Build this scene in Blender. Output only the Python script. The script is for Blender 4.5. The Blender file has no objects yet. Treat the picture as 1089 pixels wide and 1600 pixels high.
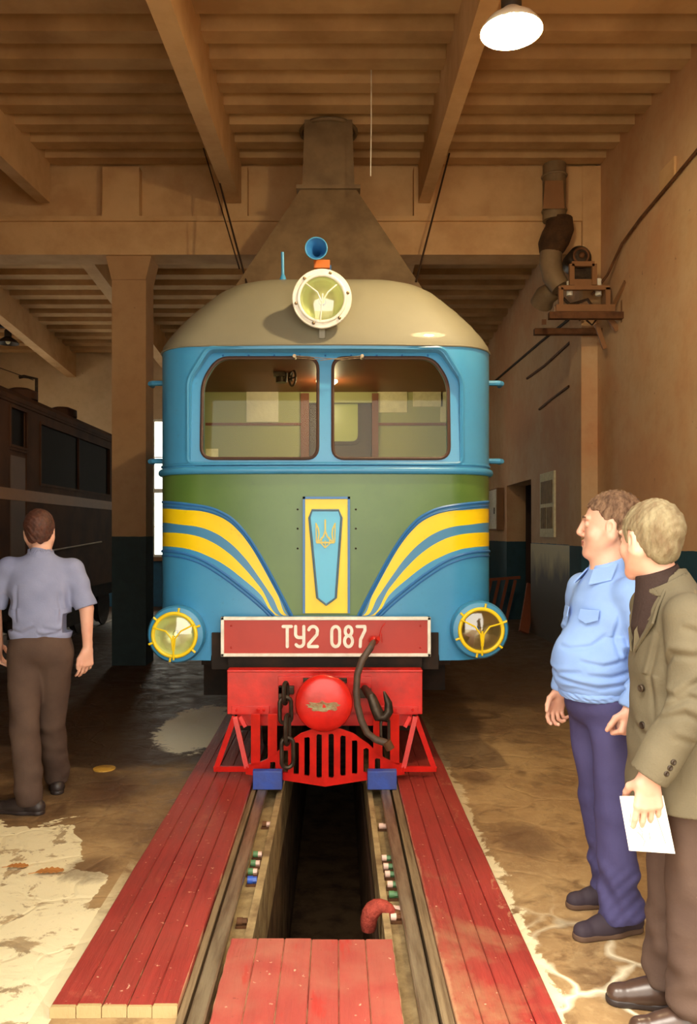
import bpy, bmesh, math, random
import numpy as np
from mathutils import Vector, Matrix
random.seed(7); np.random.seed(7)
S = bpy.context.scene
C = S.collection
PI = math.pi

def lin(r, g, b):
    f = lambda c: (c/255/12.92) if c/255 <= .04045 else ((c/255+.055)/1.055)**2.4
    return (f(r), f(g), f(b), 1)

# ------------------------------------------------------------------ camera, world, light
FOC, VX, VY, CH = 1250.0, 525.0, 832.0, 1.64
cd = bpy.data.cameras.new('camera'); cam = bpy.data.objects.new('camera', cd); C.objects.link(cam)
cam.location = (0, 0, CH); cam.rotation_euler = (PI/2, 0, 0)
cd.sensor_fit = 'VERTICAL'; cd.sensor_height = 36; cd.lens = FOC/1600*36
cd.shift_x = (544.5-VX)/1600; cd.shift_y = (VY-800)/1600
cd.clip_start = .05; cd.clip_end = 200
S.camera = cam
S.view_settings.view_transform = 'Standard'; S.view_settings.look = 'None'
S.view_settings.gamma = 1; S.view_settings.use_curve_mapping = False
S.view_settings.exposure = 0.3
W = bpy.data.worlds.new('sky'); S.world = W; W.use_nodes = True
bg = W.node_tree.nodes['Background']
bg.inputs[0].default_value = (1.0, .93, .80, 1); bg.inputs[1].default_value = 4.2
LAMP_POWER = 210

sd = bpy.data.lights.new('sun', 'SUN'); sd.energy = 3.8; sd.angle = math.radians(30); sd.color = (1, .94, .82)
so = bpy.data.objects.new('sun', sd); C.objects.link(so); so.location = (-3, -6, 9)
so.rotation_euler = Vector((.30, .36, -.88)).to_track_quat('-Z', 'Y').to_euler()

def P(px, py, Y):            # photo measurement at depth Y -> point
    return Vector(((px-VX)*Y/FOC, Y, CH+(VY-py)*Y/FOC))

# ------------------------------------------------------------------ materials
def newmat(name):
    m = bpy.data.materials.new(name); m.use_nodes = True
    nt = m.node_tree; b = nt.nodes['Principled BSDF']
    return m, nt, b
class NT:
    def __init__(s, nt): s.nt = nt; s.tc = nt.nodes.new('ShaderNodeTexCoord').outputs['Object']
    def _in(s, sock, v):
        if isinstance(v, bpy.types.NodeSocket): s.nt.links.new(v, sock)
        elif v is not None: sock.default_value = v
    def math(s, op, a, b=None, c=None, clamp=False):
        n = s.nt.nodes.new('ShaderNodeMath'); n.operation = op; n.use_clamp = clamp
        s._in(n.inputs[0], a); s._in(n.inputs[1], b); s._in(n.inputs[2], c); return n.outputs[0]
    def mix(s, f, a, b, mode='MIX'):
        n = s.nt.nodes.new('ShaderNodeMix'); n.data_type = 'RGBA'; n.blend_type = mode
        s._in(n.inputs[0], f); s._in(n.inputs[6], a); s._in(n.inputs[7], b); return n.outputs[2]
    def noise(s, scale, detail=4, rough=.55, vec=None, dist=0):
        n = s.nt.nodes.new('ShaderNodeTexNoise'); n.inputs['Scale'].default_value = scale
        n.inputs['Detail'].default_value = detail; n.inputs['Roughness'].default_value = rough
        n.inputs['Distortion'].default_value = dist
        s._in(n.inputs['Vector'], vec or s.tc); return n.outputs['Fac']
    def scalev(s, v):
        n = s.nt.nodes.new('ShaderNodeVectorMath'); n.operation = 'MULTIPLY'
        s._in(n.inputs[0], s.tc); n.inputs[1].default_value = v; return n.outputs[0]
    def xyz(s):
        n = s.nt.nodes.new('ShaderNodeSeparateXYZ'); s._in(n.inputs[0], s.tc); return n.outputs
    def ramp(s, v, a, b, x=0., y=1.):
        n = s.nt.nodes.new('ShaderNodeMapRange'); s._in(n.inputs[0], v)
        n.inputs[1].default_value = a; n.inputs[2].default_value = b
        n.inputs[3].default_value = x; n.inputs[4].default_value = y; return n.outputs[0]
    def bump(s, h, strength, dist, b):
        n = s.nt.nodes.new('ShaderNodeBump'); n.inputs['Strength'].default_value = strength
        n.inputs['Distance'].default_value = dist; s._in(n.inputs['Height'], h)
        s.nt.links.new(n.outputs[0], b.inputs['Normal'])
def mat(name, c, rough=.6, metal=0, c2=None, scale=6, amt=.5, bump=0, bscale=None, lo=.4, hi=.65, stretch=None, coat=0):
    m, nt, b = newmat(name); N = NT(nt)
    c2 = c2 or tuple(x*.72 for x in c[:3])+(1,)
    v = N.scalev(stretch) if stretch else None
    n = N.noise(scale, 5, .6, v)
    col = N.mix(N.math('MULTIPLY', N.ramp(n, lo, hi), amt), c, c2)
    nt.links.new(col, b.inputs['Base Color'])
    b.inputs['Roughness'].default_value = rough; b.inputs['Metallic'].default_value = metal
    if rough >= .7: b.inputs['Specular IOR Level'].default_value = .2
    if coat: b.inputs['Coat Weight'].default_value = coat
    if bump: N.bump(N.noise(bscale or scale*4, 4, .6, v), bump, .01, b)
    return m
def glassmat(name, tint, refl=.08, rough=.02):
    m = bpy.data.materials.new(name); m.use_nodes = True; nt = m.node_tree; nt.nodes.clear()
    o = nt.nodes.new('ShaderNodeOutputMaterial'); mx = nt.nodes.new('ShaderNodeMixShader')
    t = nt.nodes.new('ShaderNodeBsdfTransparent'); g = nt.nodes.new('ShaderNodeBsdfGlossy')
    f = nt.nodes.new('ShaderNodeFresnel'); f.inputs[0].default_value = 1.22
    a = nt.nodes.new('ShaderNodeMath'); a.operation = 'ADD'; a.inputs[1].default_value = refl; a.use_clamp = True
    nt.links.new(f.outputs[0], a.inputs[0])
    t.inputs[0].default_value = tint; g.inputs[0].default_value = (1, 1, 1, 1); g.inputs['Roughness'].default_value = rough
    nt.links.new(a.outputs[0], mx.inputs[0]); nt.links.new(t.outputs[0], mx.inputs[1]); nt.links.new(g.outputs[0], mx.inputs[2])
    nt.links.new(mx.outputs[0], o.inputs[0]); return m
def emit(name, c, s):
    m, nt, b = newmat(name); b.inputs['Base Color'].default_value = c
    b.inputs['Emission Color'].default_value = c; b.inputs['Emission Strength'].default_value = s; return m

M = {}
M['blue'] = mat('blue_paint', lin(62,140,186), .32, amt=.25, scale=3, bump=.05, bscale=14)
M['deepblue'] = mat('deep_blue_paint', lin(48,112,176), .35, amt=.3, scale=4)
M['roofgrey'] = mat('grey_roof_paint', lin(122,118,98), .6, amt=.25, scale=3, bump=.03, coat=.25)
M['yellow'] = mat('yellow_paint', lin(240,208,20), .35, amt=.15)
M['white'] = mat('white_paint', lin(238,236,222), .4, c2=lin(170,160,135), amt=.35, scale=12)
M['panelblue'] = mat('light_blue_enamel', lin(80,180,220), .3, amt=.1)
M['greyblue'] = mat('grey_blue_edging', lin(90,120,140), .4)
M['gold'] = mat('yellow_emblem_paint', lin(205,190,90), .4, amt=.1)
M['platered'] = mat('plate_red', lin(176,48,36), .45, amt=.3, scale=5)
M['red'] = mat('red_enamel', lin(216,34,26), .3, c2=lin(150,24,18), amt=.5, scale=7, bump=.1, bscale=25)
M['iron'] = mat('dark_iron', lin(74,62,50), .45, .6, c2=lin(38,28,22), amt=.8, scale=14, bump=.2)
M['black'] = mat('sooty_black', lin(34,27,22), .7, c2=lin(60,42,30), amt=.6)
M['hose'] = mat('brown_rubber', lin(84,66,52), .55, c2=lin(50,40,34), amt=.5, scale=20)
M['brown'] = mat('brown_wood_trim', lin(128,66,36), .5, amt=.4, stretch=(1,1,.2))
M['dkbrown'] = mat('dark_brown_door', lin(78,50,40), .5, amt=.3)
M['gasket'] = mat('window_gasket', lin(72,48,36), .6)
M['cabgreen'] = mat('cab_green_paint', lin(172,172,118), .6, amt=.25, scale=2)
M['paper'] = mat('paper', lin(240,232,196), .7, c2=lin(190,180,140), amt=.4, scale=18, bump=.2)
M['glass'] = glassmat('window_glass', (.95,.93,.80,1), .0)
M['lens'] = glassmat('lamp_lens', (.95,.96,.8,1), .12, .08)
M['chrome'] = mat('reflector_metal', lin(222,228,190), .4, .75, amt=.2)
M['wall'] = None
M['chock'] = mat('blue_chock_paint', lin(48,76,164), .5, c2=lin(60,60,90), amt=.5, scale=10, bump=.2)
M['steel'] = mat('worn_steel', lin(158,140,112), .4, .6, c2=lin(104,82,60), amt=.8, scale=5, stretch=(6,.6,6), bump=.2)
M['oldwood'] = mat('bare_grey_timber', lin(128,108,80), .8, c2=lin(84,64,44), amt=.8, scale=5, stretch=(10,.5,6), bump=.3)
M['rust'] = mat('rusty_metal', lin(110,74,48), .7, .2, c2=lin(70,46,30), amt=.7, scale=8, bump=.3)
M['ductgrey'] = mat('duct_sheet_metal', lin(134,112,82), .6, .1, c2=lin(92,72,50), amt=.6, scale=3)
M['cable'] = mat('dark_cable', lin(60,44,32), .7)
M['plaster'] = mat('beam_plaster', lin(214,176,128), .85, c2=lin(180,136,90), amt=.5, scale=2.5, bump=.25, bscale=20)
M['ceil'] = mat('ceiling_whitewash', lin(200,164,118), .9, c2=lin(150,112,74), amt=.6, scale=1.2, bump=.2, bscale=18)
M['skin'] = mat('skin', lin(216,168,146), .5, c2=lin(204,136,114), amt=.4, scale=9)
M['eyewhite'] = mat('eye_white', lin(225,215,200), .25, amt=.1); M['lips'] = mat('lips', lin(176,104,92), .45); M['iris'] = mat('iris', lin(60,50,44), .15)
M['skin'].node_tree.nodes['Principled BSDF'].inputs['Subsurface Weight'].default_value = .08
M['hair1'] = mat('brown_hair', lin(128,100,78), .7, c2=lin(70,48,36), amt=.9, scale=55, bump=.6, bscale=120, stretch=(1,1,.3))
M['hair2'] = mat('grey_blond_hair', lin(136,124,96), .75, c2=lin(96,72,50), amt=.9, scale=34, bump=.5, bscale=110, stretch=(1,1,.3), lo=.35, hi=.75)
M['hair3'] = mat('dark_auburn_hair', lin(82,44,30), .6, c2=lin(48,26,20), amt=.8, scale=40, bump=.6, bscale=90)
M['shirt1'] = mat('sky_blue_cotton', lin(136,168,224), .75, c2=lin(120,154,216), amt=.4, scale=5, bump=.12, bscale=120)
M['shirt3'] = mat('grey_blue_cotton', lin(136,142,172), .8, c2=lin(116,122,154), amt=.4, scale=5, bump=.12, bscale=120)
M['navy'] = mat('navy_trouser_cloth', lin(72,68,108), .8, c2=lin(54,50,86), amt=.5, scale=5, bump=.12, bscale=120)
M['browncloth'] = mat('dark_brown_cloth', lin(86,68,58), .85, c2=lin(66,50,44), amt=.5, scale=5, bump=.12, bscale=120)
M['jacket'] = mat('grey_brown_jacket', lin(100,91,72), .85, c2=lin(84,76,60), amt=.5, scale=6, bump=.2, bscale=150)
M['sweater'] = mat('brown_knit', lin(56,42,38), .9, bump=.4, bscale=120)
M['leather'] = mat('brown_leather', lin(74,54,44), .3, c2=lin(40,28,24), amt=.5, scale=8)
M['blackleather'] = mat('dark_shoe', lin(46,36,34), .5)
M['rubber'] = mat('brown_sole', lin(92,70,56), .7)
M['slipon'] = mat('dark_slip_on_cloth', lin(58,48,56), .7)
M['oldcar'] = mat('dull_brown_coach', lin(82,52,34), .75, c2=lin(54,34,23), amt=.7, scale=2)
M['oldpanel'] = mat('faded_door_panel', lin(96,66,44), .6, amt=.4)
M['cream'] = mat('faded_cream_band', lin(140,98,60), .6, amt=.4)
M['darkglass'] = mat('dark_window', lin(16,11,9), .75)
M['leaf'] = mat('dry_oak_leaf', lin(182,122,64), .7, amt=.5, scale=30)
M['lampshade'] = mat('white_enamel_shade', lin(245,240,225), .35, amt=.1)
M['shadedark'] = mat('dark_enamel', lin(52,44,38), .5)
M['planksteps'] = mat('reddish_wood', lin(128,70,48), .7, amt=.5, stretch=(2,2,.3))
M['greencap'] = mat('green_paint', lin(86,130,84), .5)
M['pinkcap'] = mat('pale_pink_paint', lin(228,190,172), .5)
M['blueplastic'] = mat('blue_cap_paint', lin(44,88,184), .4)
M['postergrey'] = mat('poster_picture', lin(150,118,64), .7, c2=lin(110,84,44), amt=.9, scale=9)
M['ink'] = mat('ink_marks', lin(150,140,110), .8)
M['bag'] = mat('clear_bag', lin(244,236,214), .25, bump=.8, bscale=20)
M['orange'] = mat('orange_rusty_paint', lin(196,104,30), .5)

# two tone wall
def wallmat(name, up, up2, low, zl, streak=.5):
    m, nt, b = newmat(name); N = NT(nt); x, y, z = N.xyz()
    n = N.noise(.7, 6, .6); n2 = N.noise(7, 5, .6)
    c = N.mix(N.math('MULTIPLY', N.ramp(n, .38, .62), streak), up, up2)
    c = N.mix(N.math('MULTIPLY', N.ramp(n2, .45, .7), .25), c, tuple(v*.75 for v in up2[:3])+(1,))
    spots = N.ramp(N.noise(16, 2, .4), .77, .79)
    c = N.mix(N.math('MULTIPLY', spots, .5), c, lin(90,55,30))
    lc = N.mix(N.math('MULTIPLY', N.ramp(n2, .35, .7), .5), low, tuple(v*.5 for v in low[:3])+(1,))
    zz = N.math('ADD', z, N.math('MULTIPLY', N.math('SUBTRACT', N.noise(5), .5), .02))
    c = N.mix(N.math('LESS_THAN', zz, zl), c, lc)
    nt.links.new(c, b.inputs['Base Color'])
    b.inputs['Roughness'].default_value = .75
    N.bump(N.noise(9, 6, .6), .25, .02, b); return m
M['wallr'] = wallmat('right_wall_paint', lin(206,172,130), lin(198,142,96), lin(24,66,80), 1.47, .8)
M['wallb'] = wallmat('back_wall_paint', lin(212,186,146), lin(196,164,120), lin(40,90,118), 1.05, .5)
M['column'] = wallmat('column_paint', lin(186,148,104), lin(170,122,78), lin(40,58,60), 1.59, .5)

# ------------------------------------------------------------------ mesh builder
def frame(d):
    d = Vector(d).normalized(); a = Vector((0,0,1)) if abs(d.z) < .9 else Vector((1,0,0))
    u = d.cross(a).normalized(); v = u.cross(d).normalized(); return u, v
class MB:
    def __init__(s): s.v = []; s.f = []
    def add(s, vs, fs):
        o = len(s.v); s.v += [tuple(p) for p in vs]; s.f += [tuple(o+i for i in f) for f in fs]; return s
    def box(s, x0, x1, y0, y1, z0, z1):
        vs = [(x,y,z) for z in (z0,z1) for y in (y0,y1) for x in (x0,x1)]
        return s.add(vs, [(0,2,3,1),(4,5,7,6),(0,1,5,4),(2,6,7,3),(0,4,6,2),(1,3,7,5)])
    def hexa(s, a, b):   # two quads of 4 points
        return s.add(list(a)+list(b), [(0,1,2,3),(7,6,5,4),(0,4,5,1),(1,5,6,2),(2,6,7,3),(3,7,4,0)])
    def prism(s, poly, y0, y1):   # poly in (x,z); y may be functions of (x,z)
        n = len(poly); g0 = y0 if callable(y0) else (lambda x,z: y0); g1 = y1 if callable(y1) else (lambda x,z: y1)
        vs = [(x, g0(x,z), z) for x,z in poly]+[(x, g1(x,z), z) for x,z in poly]
        return s.add(vs, [tuple(range(n)), tuple(range(2*n-1, n-1, -1))]+[(i, n+i, n+(i+1)%n, (i+1)%n) for i in range(n)])
    def bar(s, a, b, w, h, up=(0,0,1)):
        a, b = Vector(a), Vector(b); d = (b-a).normalized(); up = Vector(up)
        u = d.cross(up).normalized(); v = u.cross(d).normalized()
        q = [u*w/2+v*h/2, -u*w/2+v*h/2, -u*w/2-v*h/2, u*w/2-v*h/2]
        return s.hexa([a+k for k in q], [b+k for k in q])
    def loft(s, rings, caps=True, closed=True):
        n = len(rings[0]); o = len(s.v); fs = []
        for k in range(len(rings)-1):
            for i in range(n if closed else n-1):
                j = (i+1) % n; fs.append((k*n+i, k*n+j, (k+1)*n+j, (k+1)*n+i))
        if caps: fs += [tuple(range(n-1,-1,-1)), tuple(range((len(rings)-1)*n, len(rings)*n))]
        return s.add([p for r in rings for p in r], fs)
    def lathe(s, prof, o, d, n=32, caps=True):    # prof: (radius, distance along d)
        o = Vector(o); d = Vector(d).normalized(); u, v = frame(d)
        return s.loft([[o+d*t+(u*math.cos(2*PI*i/n)+v*math.sin(2*PI*i/n))*max(r,1e-4) for i in range(n)] for r,t in prof], caps)
    def cyl(s, a, b, r, r2=None, n=16):
        a, b = Vector(a), Vector(b); return s.lathe([(r,0),(r if r2 is None else r2,(b-a).length)], a, b-a, n)
    def tube(s, pts, r, n=8, closed=False):
        pts = [Vector(p) for p in pts]; m = len(pts); rings = []; u = None
        for i, p in enumerate(pts):
            if closed: d = pts[(i+1)%m]-pts[i-1]
            else: d = pts[min(i+1,m-1)]-pts[max(i-1,0)]
            d.normalize()
            if u is None: u, _ = frame(d)
            u = (u-d*u.dot(d)).normalized(); v = d.cross(u)
            rr = r[i] if isinstance(r, (list,tuple)) else r
            rings.append([p+(u*math.cos(2*PI*k/n)+v*math.sin(2*PI*k/n))*rr for k in range(n)])
        if closed: rings.append(rings[0])
        return s.loft(rings, not closed)
    def torus(s, c, d, R, r, n=32, m=10):
        u, v = frame(d); c = Vector(c)
        return s.tube([c+(u*math.cos(2*PI*i/n)+v*math.sin(2*PI*i/n))*R for i in range(n)], r, m, True)
    def sphere(s, c, r, n=16, sc=(1,1,1)):
        c = Vector(c)
        return s.loft([[c+Vector((math.sin(a)*math.cos(b)*r*sc[0], math.sin(a)*math.sin(b)*r*sc[1], math.cos(a)*r*sc[2]))
                 for b in [2*PI*i/n for i in range(n)]] for a in [max(1e-3, min(PI-1e-3, PI*k/(n//2))) for k in range(n//2+1)]])
    def stroke(s, pts, w, y0, y1, n=10):      # flat rounded lettering stroke in the x,z plane
        pts = [Vector((p[0], p[1])) for p in pts]; j = getattr(s, 'jn', 0)
        for a, b in zip(pts, pts[1:]):
            if (b-a).length < 1e-6: continue
            d = (b-a).normalized(); k = Vector((-d.y, d.x))*w/2
            s.prism([(p.x,p.y) for p in (a+k, b+k, b-k, a-k)], y0-j*1e-4, y1+j*1e-4); j += 1
        for p in pts:
            s.prism([(p.x+math.cos(2*PI*i/n)*w/2, p.y+math.sin(2*PI*i/n)*w/2) for i in range(n)], y0-j*1e-4, y1+j*1e-4); j += 1
        s.jn = j; return s
    def build(s, name, m, parent=None, smooth=True, bevel=0, angle=40, seg=2):
        me = bpy.data.meshes.new(name); me.from_pydata(s.v, [], s.f); me.validate()
        bm = bmesh.new(); bm.from_mesh(me); bmesh.ops.recalc_face_normals(bm, faces=bm.faces); bm.to_mesh(me); bm.free()
        o = bpy.data.objects.new(name, me); C.objects.link(o); me.materials.append(m)
        if smooth: me.shade_smooth(); me.set_sharp_from_angle(angle=math.radians(angle))
        if bevel:
            b = o.modifiers.new('bevel', 'BEVEL'); b.width = bevel; b.segments = seg; b.limit_method = 'ANGLE'
        if parent: attach(o, parent)
        return o
def chain_mat(o):
    m = Matrix.Translation(o.location) @ o.rotation_euler.to_matrix().to_4x4()
    return (chain_mat(o.parent) @ o.matrix_parent_inverse @ m) if o.parent else m
def attach(o, parent):
    o.parent = parent; o.matrix_parent_inverse = chain_mat(parent).inverted()
def tag(o, label, cat, group=None, kind=None):
    if label: o['label'] = label
    if cat: o['category'] = cat
    if group: o['group'] = group
    if kind: o['kind'] = kind
    return o
def thing(name, label, cat, loc=(0,0,0), group=None):
    e = bpy.data.objects.new(name, None); C.objects.link(e); e.location = loc; e.empty_display_size = .1
    return tag(e, label, cat, group)
def struct(o): o['kind'] = 'structure'; return o
def copy_tree(o, parent=None):
    c = o.copy(); C.objects.link(c)
    if parent: c.parent = parent; c.matrix_parent_inverse = o.matrix_parent_inverse.copy()
    for ch in list(o.children): copy_tree(ch, c)
    return c
def boolean(o, cutters):
    for c in cutters:
        md = o.modifiers.new('cut', 'BOOLEAN'); md.object = c; md.operation = 'DIFFERENCE'; md.solver = 'EXACT'
    dg = bpy.context.evaluated_depsgraph_get(); dg.update()
    me = bpy.data.meshes.new_from_object(o.evaluated_get(dg))
    o.modifiers.clear(); o.data = me
    for c in cutters: bpy.data.objects.remove(c)
    me.shade_smooth(); me.set_sharp_from_angle(angle=math.radians(35)); return o
def fillet(poly, r, n=6):
    out = []; m = len(poly)
    for i in range(m):
        p = Vector(poly[i]); a = Vector(poly[i-1])-p; b = Vector(poly[(i+1)%m])-p
        la, lb = a.length, b.length; a.normalize(); b.normalize()
        t = min(r, la*.45, lb*.45)
        for k in range(n+1):
            u = k/n; out.append(tuple(p+a*t*(1-u)**2+b*t*u**2))
    return out
# ------------------------------------------------------------------ the hall
XR, XL, YN, YB, YM = 3.22, -8.1, 2.0, 17.7, 9.85
TC = -.075                       # track centre
def zc(y): return 6.13-.0735*abs(y-YM)

# floor material
m, nt, b = newmat('hall_floor'); N = NT(nt); x, y, z = N.xyz()
n1 = N.noise(1.3, 8, .62); n2 = N.noise(5, 8, .7, dist=.6); n3 = N.noise(22, 5, .6)
c = N.mix(N.ramp(n1, .35, .65), lin(172,142,98), lin(134,102,66))
c = N.mix(N.math('MULTIPLY', N.ramp(n2, .5, .66), .7), c, lin(92,62,38))
c = N.mix(N.math('MULTIPLY', N.ramp(n3, .5, .72), .35), c, lin(196,168,122))
# darker brown towards the back, starting nearer on the left
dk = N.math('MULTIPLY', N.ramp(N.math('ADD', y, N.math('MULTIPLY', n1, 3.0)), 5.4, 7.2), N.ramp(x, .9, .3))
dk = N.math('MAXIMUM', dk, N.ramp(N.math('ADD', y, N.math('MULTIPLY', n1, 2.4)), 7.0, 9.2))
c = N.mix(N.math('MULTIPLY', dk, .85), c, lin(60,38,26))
# old whitewash patches
wob = N.math('MULTIPLY', N.math('SUBTRACT', N.noise(2.2, 6, .6, dist=.4), .5), 1.6)
edge = N.math('ADD', N.math('MULTIPLY', y, 1.0), N.math('MULTIPLY', N.math('ADD', x, 1.5), 2.4))
edge = N.math('ADD', edge, wob)
wm = N.math('MULTIPLY', N.math('MULTIPLY', N.math('LESS_THAN', edge, 4.55), N.math('LESS_THAN', N.math('ADD', y, wob), 4.5)), N.math('LESS_THAN', x, -1.03))
wear = N.ramp(N.noise(5.5, 8, .65, dist=.5), .56, .60, 1, .25)
wear2 = N.ramp(N.noise(24, 4, .6), .6, .72, 1, .6)
wm = N.math('MULTIPLY', wm, N.math('MULTIPLY', wear, wear2))
c = N.mix(N.math('MULTIPLY', wm, .92), c, lin(240,228,188))
# pale strip along the planks, white joints between slabs near the gate
st = N.math('MULTIPLY', N.math('GREATER_THAN', x, -1.03), N.math('LESS_THAN', x, -.96))
st = N.math('MULTIPLY', st, N.ramp(N.math('ADD', y, N.math('MULTIPLY', n2, 2)), 4.3, 5.0, .8, 0))
c = N.mix(st, c, lin(232,220,180))
vn = nt.nodes.new('ShaderNodeTexVoronoi'); vn.feature = 'DISTANCE_TO_EDGE'; vn.inputs['Scale'].default_value = 2.6
mixv = nt.nodes.new('ShaderNodeVectorMath'); mixv.operation = 'ADD'
nz = nt.nodes.new('ShaderNodeTexNoise'); nz.inputs['Scale'].default_value = 4; nt.links.new(N.tc, nz.inputs['Vector'])
sc = nt.nodes.new('ShaderNodeVectorMath'); sc.operation = 'SCALE'; sc.inputs['Scale'].default_value = .22
nt.links.new(nz.outputs['Color'], sc.inputs[0]); nt.links.new(sc.outputs[0], mixv.inputs[0]); nt.links.new(N.tc, mixv.inputs[1])
nt.links.new(mixv.outputs[0], vn.inputs['Vector'])
jw = N.math('MULTIPLY', N.ramp(N.noise(6), .3, .7, .25, 1), .09)
jl = N.math('SUBTRACT', 1.0, N.math('DIVIDE', vn.outputs['Distance'], jw), clamp=True)
jm = N.math('MULTIPLY', N.ramp(N.math('ADD', y, N.math('MULTIPLY', n1, 1.4)), 3.6, 4.3, 1, 0), N.math('GREATER_THAN', x, .7))
c = N.mix(N.math('MULTIPLY', N.math('MULTIPLY', jl, jm), .9), c, lin(246,236,204))
sr = N.math('MULTIPLY', N.math('GREATER_THAN', x, .7), N.ramp(N.math('ADD', x, N.math('MULTIPLY', N.math('SUBTRACT', n2, .5), .3)), .785, .80, 1, 0))
c = N.mix(N.math('MULTIPLY', sr, N.ramp(y, 3.5, 6, .85, .15)), c, lin(232,220,182))
# pale ragged patch beside the locomotive
px_ = N.math('SUBTRACT', x, -1.17); py_ = N.math('SUBTRACT', y, 6.75)
rr = N.math('ADD', N.math('MULTIPLY', N.math('MULTIPLY', px_, px_), 9), N.math('MULTIPLY', N.math('MULTIPLY', py_, py_), 1.3))
rr = N.math('ADD', rr, N.math('MULTIPLY', N.math('SUBTRACT', n2, .5), 2.2))
c = N.mix(N.math('MULTIPLY', N.ramp(rr, .75, .95, 1, 0), .95), c, lin(250,240,206))
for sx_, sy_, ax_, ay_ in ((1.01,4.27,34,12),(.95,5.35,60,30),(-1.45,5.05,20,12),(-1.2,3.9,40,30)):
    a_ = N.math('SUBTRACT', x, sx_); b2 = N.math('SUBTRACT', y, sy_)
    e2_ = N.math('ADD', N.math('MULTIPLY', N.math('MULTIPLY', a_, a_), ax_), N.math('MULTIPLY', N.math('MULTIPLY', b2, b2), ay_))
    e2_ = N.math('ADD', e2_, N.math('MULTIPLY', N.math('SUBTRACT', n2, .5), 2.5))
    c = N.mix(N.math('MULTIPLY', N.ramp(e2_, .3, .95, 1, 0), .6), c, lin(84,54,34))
nt.links.new(c, b.inputs['Base Color'])
nt.links.new(N.ramp(n2, .35, .65, .75, .45), b.inputs['Roughness'])
N.bump(N.math('ADD', n2, N.math('MULTIPLY', jl, -.4)), .35, .02, b)
M['floor'] = m

M['concrete'] = mat('edge_concrete', lin(168,146,104), .8, c2=lin(104,80,54), amt=.8, scale=7, bump=.5, bscale=30)
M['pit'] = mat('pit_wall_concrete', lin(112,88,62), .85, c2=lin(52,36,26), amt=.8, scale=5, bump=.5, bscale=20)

PL, PR = -.34, .20      # pit edges
SL, SR = -.535, .365    # rail slots
f = MB()
# floor around the slots and pit (front apron included)
YE = 18.3
f.box(-14, SL, -6, YE, -.35, 0); f.box(SR, 8, -6, YE, -.35, 0)
f.box(SL, SR, -6, 1.9, -.35, 0)
struct(f.build('floor', M['floor'], smooth=False))
f = MB(); f.box(SL, PL, 1.9, YE, -.35, -.055); f.box(PR, SR, 1.9, YE, -.35, -.055)
f.box(PL-.035, PL, 1.9, YE, -.06, -.012); f.box(PR, PR+.03, 1.9, YE, -.06, -.012)
struct(f.build('trim_1', M['concrete'], smooth=False))
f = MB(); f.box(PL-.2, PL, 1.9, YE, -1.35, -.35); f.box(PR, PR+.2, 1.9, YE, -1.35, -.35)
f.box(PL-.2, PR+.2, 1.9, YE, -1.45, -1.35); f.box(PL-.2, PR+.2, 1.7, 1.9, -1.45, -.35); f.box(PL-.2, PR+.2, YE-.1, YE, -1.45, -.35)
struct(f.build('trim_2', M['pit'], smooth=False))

# ceiling with cross ribs
prof = []; per = .455; y0 = YN-.2
k = 0
while y0+k*per < YB+.4:
    a = y0+k*per
    for dy, dz in ((0,0),(.20,0),(.205,.165),(.445,.165)):
        prof.append((a+dy, zc(a+dy)+dz))
    k += 1
f = MB(); x0, x1 = XL-.2, XR+.2
for (ya,za),(yb_,zb) in zip(prof, prof[1:]):
    f.hexa([(x0,ya,za),(x0,yb_,zb),(x0,yb_,7),(x0,ya,7)], [(x1,ya,za),(x1,yb_,zb),(x1,yb_,7),(x1,ya,7)])
struct(f.build('ceiling', M['ceil'], smooth=False))
# beams along the hall
def beam(xa, xb, ya, yb, d):
    f = MB(); f.hexa([(xa,ya,zc(ya)-d),(xb,ya,zc(ya)-d),(xb,ya,zc(ya)+.1),(xa,ya,zc(ya)+.1)],
                     [(xa,yb,zc(yb)-d),(xb,yb,zc(yb)-d),(xb,yb,zc(yb)+.1),(xa,yb,zc(yb)+.1)])
    return f
n = 3
for xa, xb in ((-1.32,-1.15),(1.0,1.14),(-3.62,-3.47),(-5.9,-5.74)):
    struct(beam(xa, xb, YN-.1, YM-.14, .48).build('trim_%d' % n, M['plaster'], smooth=False)); n += 1
for xa, xb in ((-1.32,-1.15),(1.0,1.14),(-3.7,-3.5),(-5.95,-5.75)):
    struct(beam(xa, xb, YM+.25, YB, .48).build('trim_%d' % n, M['plaster'], smooth=False)); n += 1
# middle frame: panel wall, cross beam, columns
f = MB(); f.box(XL-.1, XR+.05, YM+.05, YM+.25, 5.3, 6.4)
struct(f.build('wall_middle', M['plaster'], smooth=False))
f = MB(); f.box(XL, XR, YM-.06, YM+.3, 5.04, 5.47); f.box(XL, XR, YM-.1, YM+.32, 5.44, 5.50)
for xa, xb in ((-2.85,-2.4),(-1.38,-1.08),(.95,1.2),(2.75,3.0)): f.box(xa, xb, YM-.1, YM+.1, 5.5, 6.1)
struct(f.build('trim_%d' % n, M['plaster'], smooth=False)); n += 1
f = MB()
f.box(-2.76, -2.34, YM, YM+.4, 0, 5.05)
f.prism([(-2.76,4.75),(-2.34,4.75),(-2.27,5.045),(-2.83,5.045)], YM-.02, YM+.38)
struct(f.build('trim_%d' % n, M['column'], smooth=False)); n += 1
f = MB(); f.box(-7.4, -7.0, YM, YM+.4, 0, 5.05); struct(f.build('trim_%d' % n, M['column'], smooth=False)); n += 1
f = MB(); f.box(3.02, 3.3, YM, YM+.5, 0, 5.05); struct(f.build('trim_%d' % n, M['wallr'], smooth=False)); n += 1
f = MB(); f.box(3.0, 3.3, YM-.12, YM+.02, 4.4, 6.1); struct(f.build('trim_%d' % n, M['plaster'], smooth=False)); n += 1
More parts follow.
